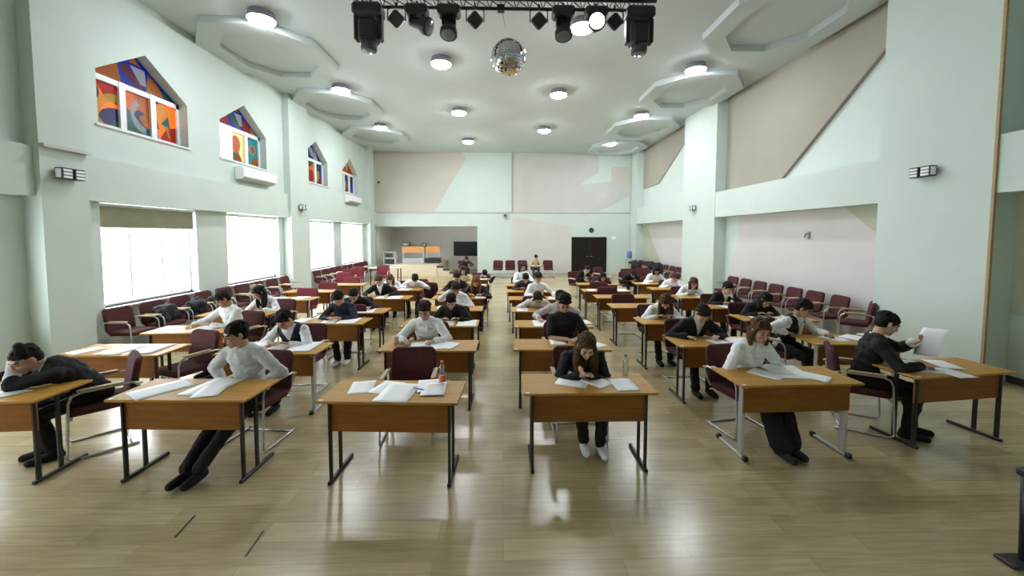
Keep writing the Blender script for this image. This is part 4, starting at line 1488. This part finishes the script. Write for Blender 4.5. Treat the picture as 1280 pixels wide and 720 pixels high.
def big_head(name, label, x, tilt):
    t = thing(name, label, 'stage light', (x, TY, TZ), 0, 'moving heads on the truss')
    MB().box(-.21, -.14, -.22, .21, .14, -.045, .035).build('base', M['black_plastic'], t)
    for s in (-1, 1):
        mb = MB().box(s * .145, -.07, -.56, s * .205, .07, -.19, .02)
        mb.build('yoke_arm', M['black_plastic'], t)
    hd_ = MB().box(-.14, -.13, -.60, .14, .13, -.25, .05).build('head', M['black_plastic'], t)
    MB().lathe([(.11, -.70), (.12, -.66), (.12, -.58)], (0, -.01, 0), 20).build('lens_ring', M['dark_grey'], hd_)
    MB().lathe([(.03, -.715), (.085, -.705), (.09, -.70)], (0, -.01, 0), 20).build('lens', M['lens'], hd_)
    MB().tube([(-.08, 0, -.05), (-.08, 0, .02)], .02, 8).build('clamp', M['black_metal'], t)
    return t


big_head('moving_head_light', 'large black moving head light at the left end of the truss', -1.98, 0)
big_head('moving_head_light', 'large black moving head light at the right end of the truss', 2.03, 0)


def small_head(label, x, rx, ry, lit=False):
    t = thing('spot_light', label, 'stage light', (x, TY, TZ), 0, 'small heads on the truss')
    MB().box(-.165, -.12, -.19, .165, .12, -.05, .03).build('base', M['black_plastic'], t)
    for s in (-1, 1):
        MB().box(s * .075, -.04, -.32, s * .105, .04, -.18, .01).build('yoke_arm', M['black_plastic'], t)
    rot = Matrix.Translation((0, 0, -.29)) @ Matrix.Rotation(rx, 4, 'X') @ Matrix.Rotation(ry, 4, 'Y')
    h = MB().lathe([(.02, .12), (.07, .11), (.075, .02), (.085, -.06), (.125, -.13), (.128, -.21), (.115, -.215)], n=22).xform(rot).build('head', M['black_plastic'], t)
    MB().lathe([(.112, -.212), (.09, -.222), (.02, -.228)], n=22).xform(rot).build('lens', M['beam_lens'] if lit else M['lens'], h)
    MB().tube([(0, 0, -.06), (0, 0, .02)], .02, 8).build('clamp', M['black_metal'], t)
    return t


small_head('small black spot light swung sideways, second from the left end', -1.27, R(-35), R(-62))
small_head('small black spot light pointing down, left half of the truss', -.80, R(-20), 0)
small_head('small black spot light pointing down, right half of the truss', .89, R(-20), 0)
small_head('small black spot light with a lit lens shining at the camera', 1.38, R(-78), R(8), True)


def flat_par(label, x):
    t = thing('flat_par_light', label, 'stage light', (x, TY, TZ), 0, 'flat par lights on the truss')
    rot = Matrix.Translation((0, -.02, -.245)) @ Matrix.Rotation(R(28), 4, 'X') @ Matrix.Rotation(R(45), 4, 'Y')
    c = MB().box(-.095, -.05, -.095, .095, .05, .095, .025).xform(rot).build('casing', M['dark_grey'], t)
    MB().box(-.078, -.058, -.078, .078, -.048, .078, .004).xform(rot).build('front_grille', M['black_plastic'], c)
    MB().tube([(-.13, 0, -.26), (-.13, 0, -.10), (-.06, 0, -.07), (.06, 0, -.07), (.13, 0, -.10), (.13, 0, -.26)], .009, 6).build('bracket', M['black_metal'], t)
    MB().tube([(0, 0, -.08), (0, 0, .0)], .016, 8).build('clamp', M['black_metal'], t)
    return t


for x, lab in ((-1.57, 'square flat stage light next to the left large moving head'), (-.415, 'square flat stage light just left of the mirror ball'), (.53, 'square flat stage light just right of the mirror ball'), (1.66, 'square flat stage light next to the right large moving head')):
    flat_par(lab, x)

# mirror ball
t = thing('mirror_ball', 'mirrored disco ball hanging under the middle of the truss', 'disco ball', (.08, TY, 4.79))
v, f = [], []
NB, r = 22, .262
for i in range(NB):
    a0, a1 = pi * i / NB, pi * (i + 1) / NB
    n = max(4, int(2 * NB * sin((a0 + a1) / 2)))
    for k in range(n):
        b0, b1 = 2 * pi * k / n + .01, 2 * pi * (k + 1) / n - .01
        q = [(r * sin(a) * cos(b), r * sin(a) * sin(b), r * cos(a)) for a, b in ((a0 + .01, b0), (a0 + .01, b1), (a1 - .01, b1), (a1 - .01, b0))]
        o = len(v)
        v += q
        f.append((o, o + 3, o + 2, o + 1))
MB().add(v, f).build('mirror_tiles', M['mirror'], t, fix=False)
MB().lathe([(.01, -.257), (.13, -.222), (.223, -.129), (.257, 0), (.223, .129), (.13, .222), (.01, .257)], n=24).build('core', M['lamp_rim'], t)
MB().tube([(0, 0, .25), (-.1, 0, TZ - 4.79 - .09)], .004, 6).build('cord', M['steel'], t)

# ------------------------------------------------------------------ small wall things
def wall_lamp(label, x, y, z, rz):
    t = thing('wall_lamp', label, 'wall lamp', (x, y, z), rz, 'double cube wall lamps')
    MB().box(-.03, -.03, -.05, .03, .0, .05).build('bracket', M['vent'], t)
    for s in (-1, 1):
        c = MB().box(s * .012, -.15, -.085, s * .165, -.03, .085, .006).build('cube', M['dark_grey'], t)
        for k in range(3):
            z0 = -.07 + k * .05
            MB().box(s * .03, -.156, z0, s * .15, -.149, z0 + .034).build('glass_strip', M['pvc'], c)
        MB().box(s * .164, -.135, -.065, s * .169, -.05, .065).build('side_glass', M['pvc'], c)
    return t


wall_lamp('double cube wall lamp on the near left pillar', -6.78, 6.27, 3.08, pi / 2)
wall_lamp('double cube wall lamp on the near right pillar', 7.0, 6.38, 3.19, -pi / 2)
wall_lamp('double cube wall lamp on the far left pillar', -6.78, 13.35, 3.08, pi / 2)
wall_lamp('double cube wall lamp on the far right pillar', 7.0, 14.29, 3.15, -pi / 2)


def ac_unit(label, y0, y1):
    t = thing('air_conditioner', label, 'air conditioner', (-6.965, (y0 + y1) / 2, 3.6), 0, 'air conditioners')
    w = (y1 - y0) / 2
    mb = MB().prism([(0, .0), (.16, .02), (.22, .09), (.22, .30), (.19, .33), (0, .33)], 1, -w, w)
    mb.build('casing', M['ac'], t)
    MB().prism([(.02, -.008), (.155, .012), (.205, .075), (.215, .07), (.165, .0), (.03, -.02)], 1, -w + .05, w - .12).build('louvre', M['vent'], t)
    return t


ac_unit('white air conditioner under the second gabled window', 10.45, 11.95)
ac_unit('white air conditioner under the last gabled window', 17.5, 19.0)

tag(MB().lathe([(.14, 0), (.14, -.04), (.125, -.05), (.12, -.035), (.01, -.034)], (4.84, YB, 2.43), 24, 'Y').build('wall_clock', M['dark_grey']), 'round dark wall clock above the dark double door', 'clock')
tag(MB().box(5.95, YB - .02, 1.92, 6.2, YB, 2.1).build('wall_sign', M['ac']), 'small white blank plate on the wall right of the door', 'sign')
t = thing('wall_speaker', 'small grey speaker on the back wall ridge under the ledge', 'speaker', (.1, YB, 3.22))
MB().box(-.1, -.16, -.13, .1, 0, .13, .02).build('casing', M['vent'], t)
MB().lathe([(.075, -.162), (.06, -.166), (.01, -.166)], (0, 0, 0), 18, 'Y').build('grille', M['dark_grey'], t)
t = thing('ceiling_camera', 'small dark camera on the back wall near the left corner', 'camera', (-6.7, YB, 5.0))
MB().box(-.05, -.14, -.05, .05, 0, .05, .01).build('casing', M['dark_grey'], t)
MB().lathe([(.035, -.16), (.03, -.14)], (0, 0, 0), 14, 'Y').build('lens', M['lens'], t)
t = thing('wall_bracket', 'small dark bracket on the pale pink right wall', 'bracket', (7.388, 9.32, 2.15), -pi / 2)
MB().box(-.04, -.05, -.09, .04, 0, .09, .01).build('plate', M['vent'], t)
MB().tube([(0, -.05, .03), (0, -.10, .03), (0, -.11, -.06)], .012, 8).build('hook', M['dark_grey'], t)

# blinds
for i in range(6):
    a, b = W_LOW[i]
    drop = {2: .43, 1: .30}.get(i, .07)
    t = thing('roller_blind', 'beige roller blind %s' % ('half lowered over the nearest visible left window', 'rolled up over the second visible left window', 'rolled up over the third visible left window', 'rolled up over the last left window',
              'rolled up over a left window behind the camera', 'lowered a little over the window at the left picture edge')[(4, 5, 0, 1, 2, 3)[i]], 'blind', (-7.12, (a + b) / 2, ZT), 0, 'roller blinds')
    hw = (b - a) / 2 - .02
    MB().tube([(0, -hw, -.04), (0, hw, -.04)], .028, 10).build('roller', M['pvc'], t)
    MB().box(.018, -hw + .02, -drop, .021, hw - .02, -.04).build('fabric', M['blind'], t)
    MB().box(.012, -hw + .02, -drop - .02, .026, hw - .02, -drop, .004).build('bottom_bar', M['pvc'], t)

# ------------------------------------------------------------------ alcove: stage, shelves, television
t = thing('stage_platform', 'pale wooden stage platform with steps in the back left alcove', 'stage', (0, 0, 0))
MB().box(-5.85, 20.3, 0, -3.45, 24.55, .62, .01).build('deck', M['beige_stage'], t)
for k in range(3):
    MB().box(-3.45 + .32 * k, 20.35, 0, -3.45 + .32 * (k + 1), 21.45, .62 - .155 * (k + 1), .006).build('step', M['beige_stage'], t)
    MB().box(-3.45 + .32 * k, 20.34, .62 - .155 * (k + 1), -3.45 + .32 * (k + 1), 20.75, .65 - .155 * (k + 1) + .05, .01).build('tread_mat', M['dark_grey'], t)


def shelf(label, x0, x1, z0):
    t = thing('lectern_desk', label, 'desk', ((x0 + x1) / 2, 21.9, z0), 0, 'lecterns on the stage')
    w = (x1 - x0) / 2
    MB().box(-w, -.3, .60, w, .3, .64, .006).build('top', M['orange_wood'], t)
    MB().box(-w, -.30, .30, w, -.27, .60).build('front_panel', M['orange_wood'], t)
    for sx_ in (-1, 1):
        for sy_ in (-.27, .27):
            MB().box(sx_ * (w - .05) - .02, sy_ - .02, 0, sx_ * (w - .05) + .02, sy_ + .02, .60).build('leg', M['grey_metal'], t)
    return t


shelf('orange fronted desk on the stage, wider left one', -5.55, -4.35, .62 + .28)
shelf('orange fronted desk on the stage, narrower right one', -4.25, -3.5, .62 + .28)
for nm, x0, x1, lab in (('stage_box', -5.55, -4.35, 'grey low box under the left stage desk'), ('stage_box', -4.25, -3.5, 'black low box under the right stage desk')):
    t = thing(nm, lab, 'box', ((x0 + x1) / 2, 21.9, .62), 0, 'boxes under the stage desks')
    w = (x1 - x0) / 2
    c_ = M['vent'] if 'grey' in lab else M['black_plastic']
    MB().box(-w, -.3, 0, w, .3, .28, .01).build('carcass', c_, t)
    MB().box(-w + .03, -.31, .03, w - .03, -.298, .25, .004).build('front', c_, t)
t = thing('shelf_unit', 'white open shelf unit at the left end of the stage', 'shelf', (-6.2, 21.6, 0))
for z in (.55, .9, 1.22):
    MB().box(-.32, -.2, z, .32, .2, z + .03).build('board', M['pvc'], t)
for x in (-.32, .29):
    MB().box(x, -.2, 0, x + .03, .2, 1.25).build('side_panel', M['pvc'], t)
tag(MB().box(-6.4, 21.5, .58, -5.98, 21.75, .82, .02).build('storage_box', M['dark_grey']), 'dark box on the lower board of white shelf unit', 'box')
tag(MB().box(-6.4, 21.5, .93, -6.1, 21.75, 1.12, .02).build('storage_box', M['dark_grey']), 'dark box on the middle board of white shelf unit', 'box')
for k, (x, w, h, lab) in enumerate(((-5.35, .20, .22, 'dark boxy device at the left on the wider stage desk'), (-4.75, .32, .10, 'flat dark device in the middle of the wider stage desk'), (-4.38, .10, .18, 'small dark device at the right end of the wider stage desk'))):
    t = thing('equipment_box', lab, 'device', (x, 21.9, 1.54), 0, 'devices on the stage desks')
    MB().box(-w, -.15, 0, w, .15, h, .015).build('casing', M['dark_grey'], t)
    MB().box(-w * .7, -.157, h * .25, w * .7, -.149, h * .75).build('front_plate', M['lens'], t)
t = thing('television', 'large black television on a stand at the right of the alcove', 'television', (-2.1, 22.2, 0))
MB().box(-.70, -.03, .98, .70, .03, 1.80, .01).build('casing', M['black_plastic'], t)
MB().box(-.67, -.034, 1.01, .67, -.029, 1.77).build('screen', M['tv'], t)
MB().box(-.05, .0, .05, .05, .05, 1.2).build('post', M['black_metal'], t)
MB().box(-.45, -.25, 0, .45, .25, .05, .015).build('base', M['black_metal'], t)
t = thing('side_table', 'pale table before the alcove at the far left', 'table', (-5.1, 17.1, 0))
MB().box(-.65, -.3, .72, .65, .3, .75, .005).build('tabletop', M['greige'], t)
for sx_ in (-1, 1):
    for sy_ in (-1, 1):
        MB().box(sx_ * .58 - .02, sy_ * .24 - .02, 0, sx_ * .58 + .02, sy_ * .24 + .02, .72).build('leg', M['black_metal'], t)
t = thing('water_cooler', 'water cooler with blue bottle in the back right corner', 'water cooler', (6.55, 20.2, 0))
MB().box(-.16, -.16, 0, .16, .16, .95, .02).build('cabinet', M['olive'], t)
MB().lathe([(.05, .95), (.13, 1.0), (.135, 1.28), (.12, 1.32), (.03, 1.33)], n=20).build('bottle', M['blue_plastic'], t)
MB().box(-.10, -.175, .70, .10, -.155, .82, .005).build('tap_panel', M['dark_grey'], t)

# coats and bags left on the wall chairs
COATS = []


def coat(label, x, y, z, sx_, sy_, sz_, m, cat='coat', name='coat', seed=0):
    rnd = random.Random(seed)
    b = Blob()
    for k in range(9):
        b.ell((x + rnd.uniform(-.6, .6) * sx_, y + rnd.uniform(-.6, .6) * sy_, z + rnd.uniform(-.55, .6) * sz_), (sx_ * rnd.uniform(.35, .6), sy_ * rnd.uniform(.35, .6), sz_ * rnd.uniform(.35, .6)))
    b.ell((x, y, z), (sx_ * .7, sy_ * .7, sz_ * .75))
    for k in (-1, 1):
        b.cap((x, y + k * sy_ * .6, z + sz_ * .5), .05, (x + .05, y + k * sy_ * .95, z - sz_ * .7), .04)
    o = blob_obj(name, b, .014, [m], None, None, 2)
    return tag(o, label, cat, 'coats and bags on the wall chairs')


coat('black coat heaped on the second chair along the left wall', -6.52, 7.66, .66, .16, .26, .20, M['coat'], seed=1)
coat('black coat heaped on the third chair along the left wall', -6.50, 8.32, .64, .16, .26, .18, M['coat'], seed=2)
coat('black coat heaped on the fourth chair along the left wall', -6.50, 9.0, .62, .15, .25, .16, M['coat'], seed=3)
coat('olive backpack on the sixth chair along the left wall', -6.42, 10.3, .68, .15, .2, .22, M['bag'], 'bag', 'backpack', seed=4)
coat('black coat over the chairs in the back right corner, left heap', 6.55, 16.3, .78, .18, .32, .26, M['coat'], seed=5)
coat('black coat over the chairs in the back right corner, middle heap', 6.6, 17.4, .80, .18, .3, .2, M['coat'], seed=6)
coat('black coat over the chairs in the back right corner, far heap', 6.45, 18.9, .72, .2, .4, .28, M['coat'], seed=8)
coat('black coat bundled on the chair right of the seated person at back', 1.05, 19.65, .56, .2, .15, .12, M['coat'], seed=9)
flush()

# black stand cut by the right picture edge
t = thing('black_stand', 'black stand with a flat foot cut by the right picture edge', 'stand', (3.40, 2.38, 0))
MB().box(-.13, -.06, 0, .17, .06, .025, .008).build('foot', M['black_metal'], t)
MB().tube([(.0, 0, .02), (-.02, 0, .60)], .022, 10).build('post', M['black_metal'], t)
MB().box(-.045, -.04, .58, .10, .04, .63, .01).build('head_plate', M['black_metal'], t)
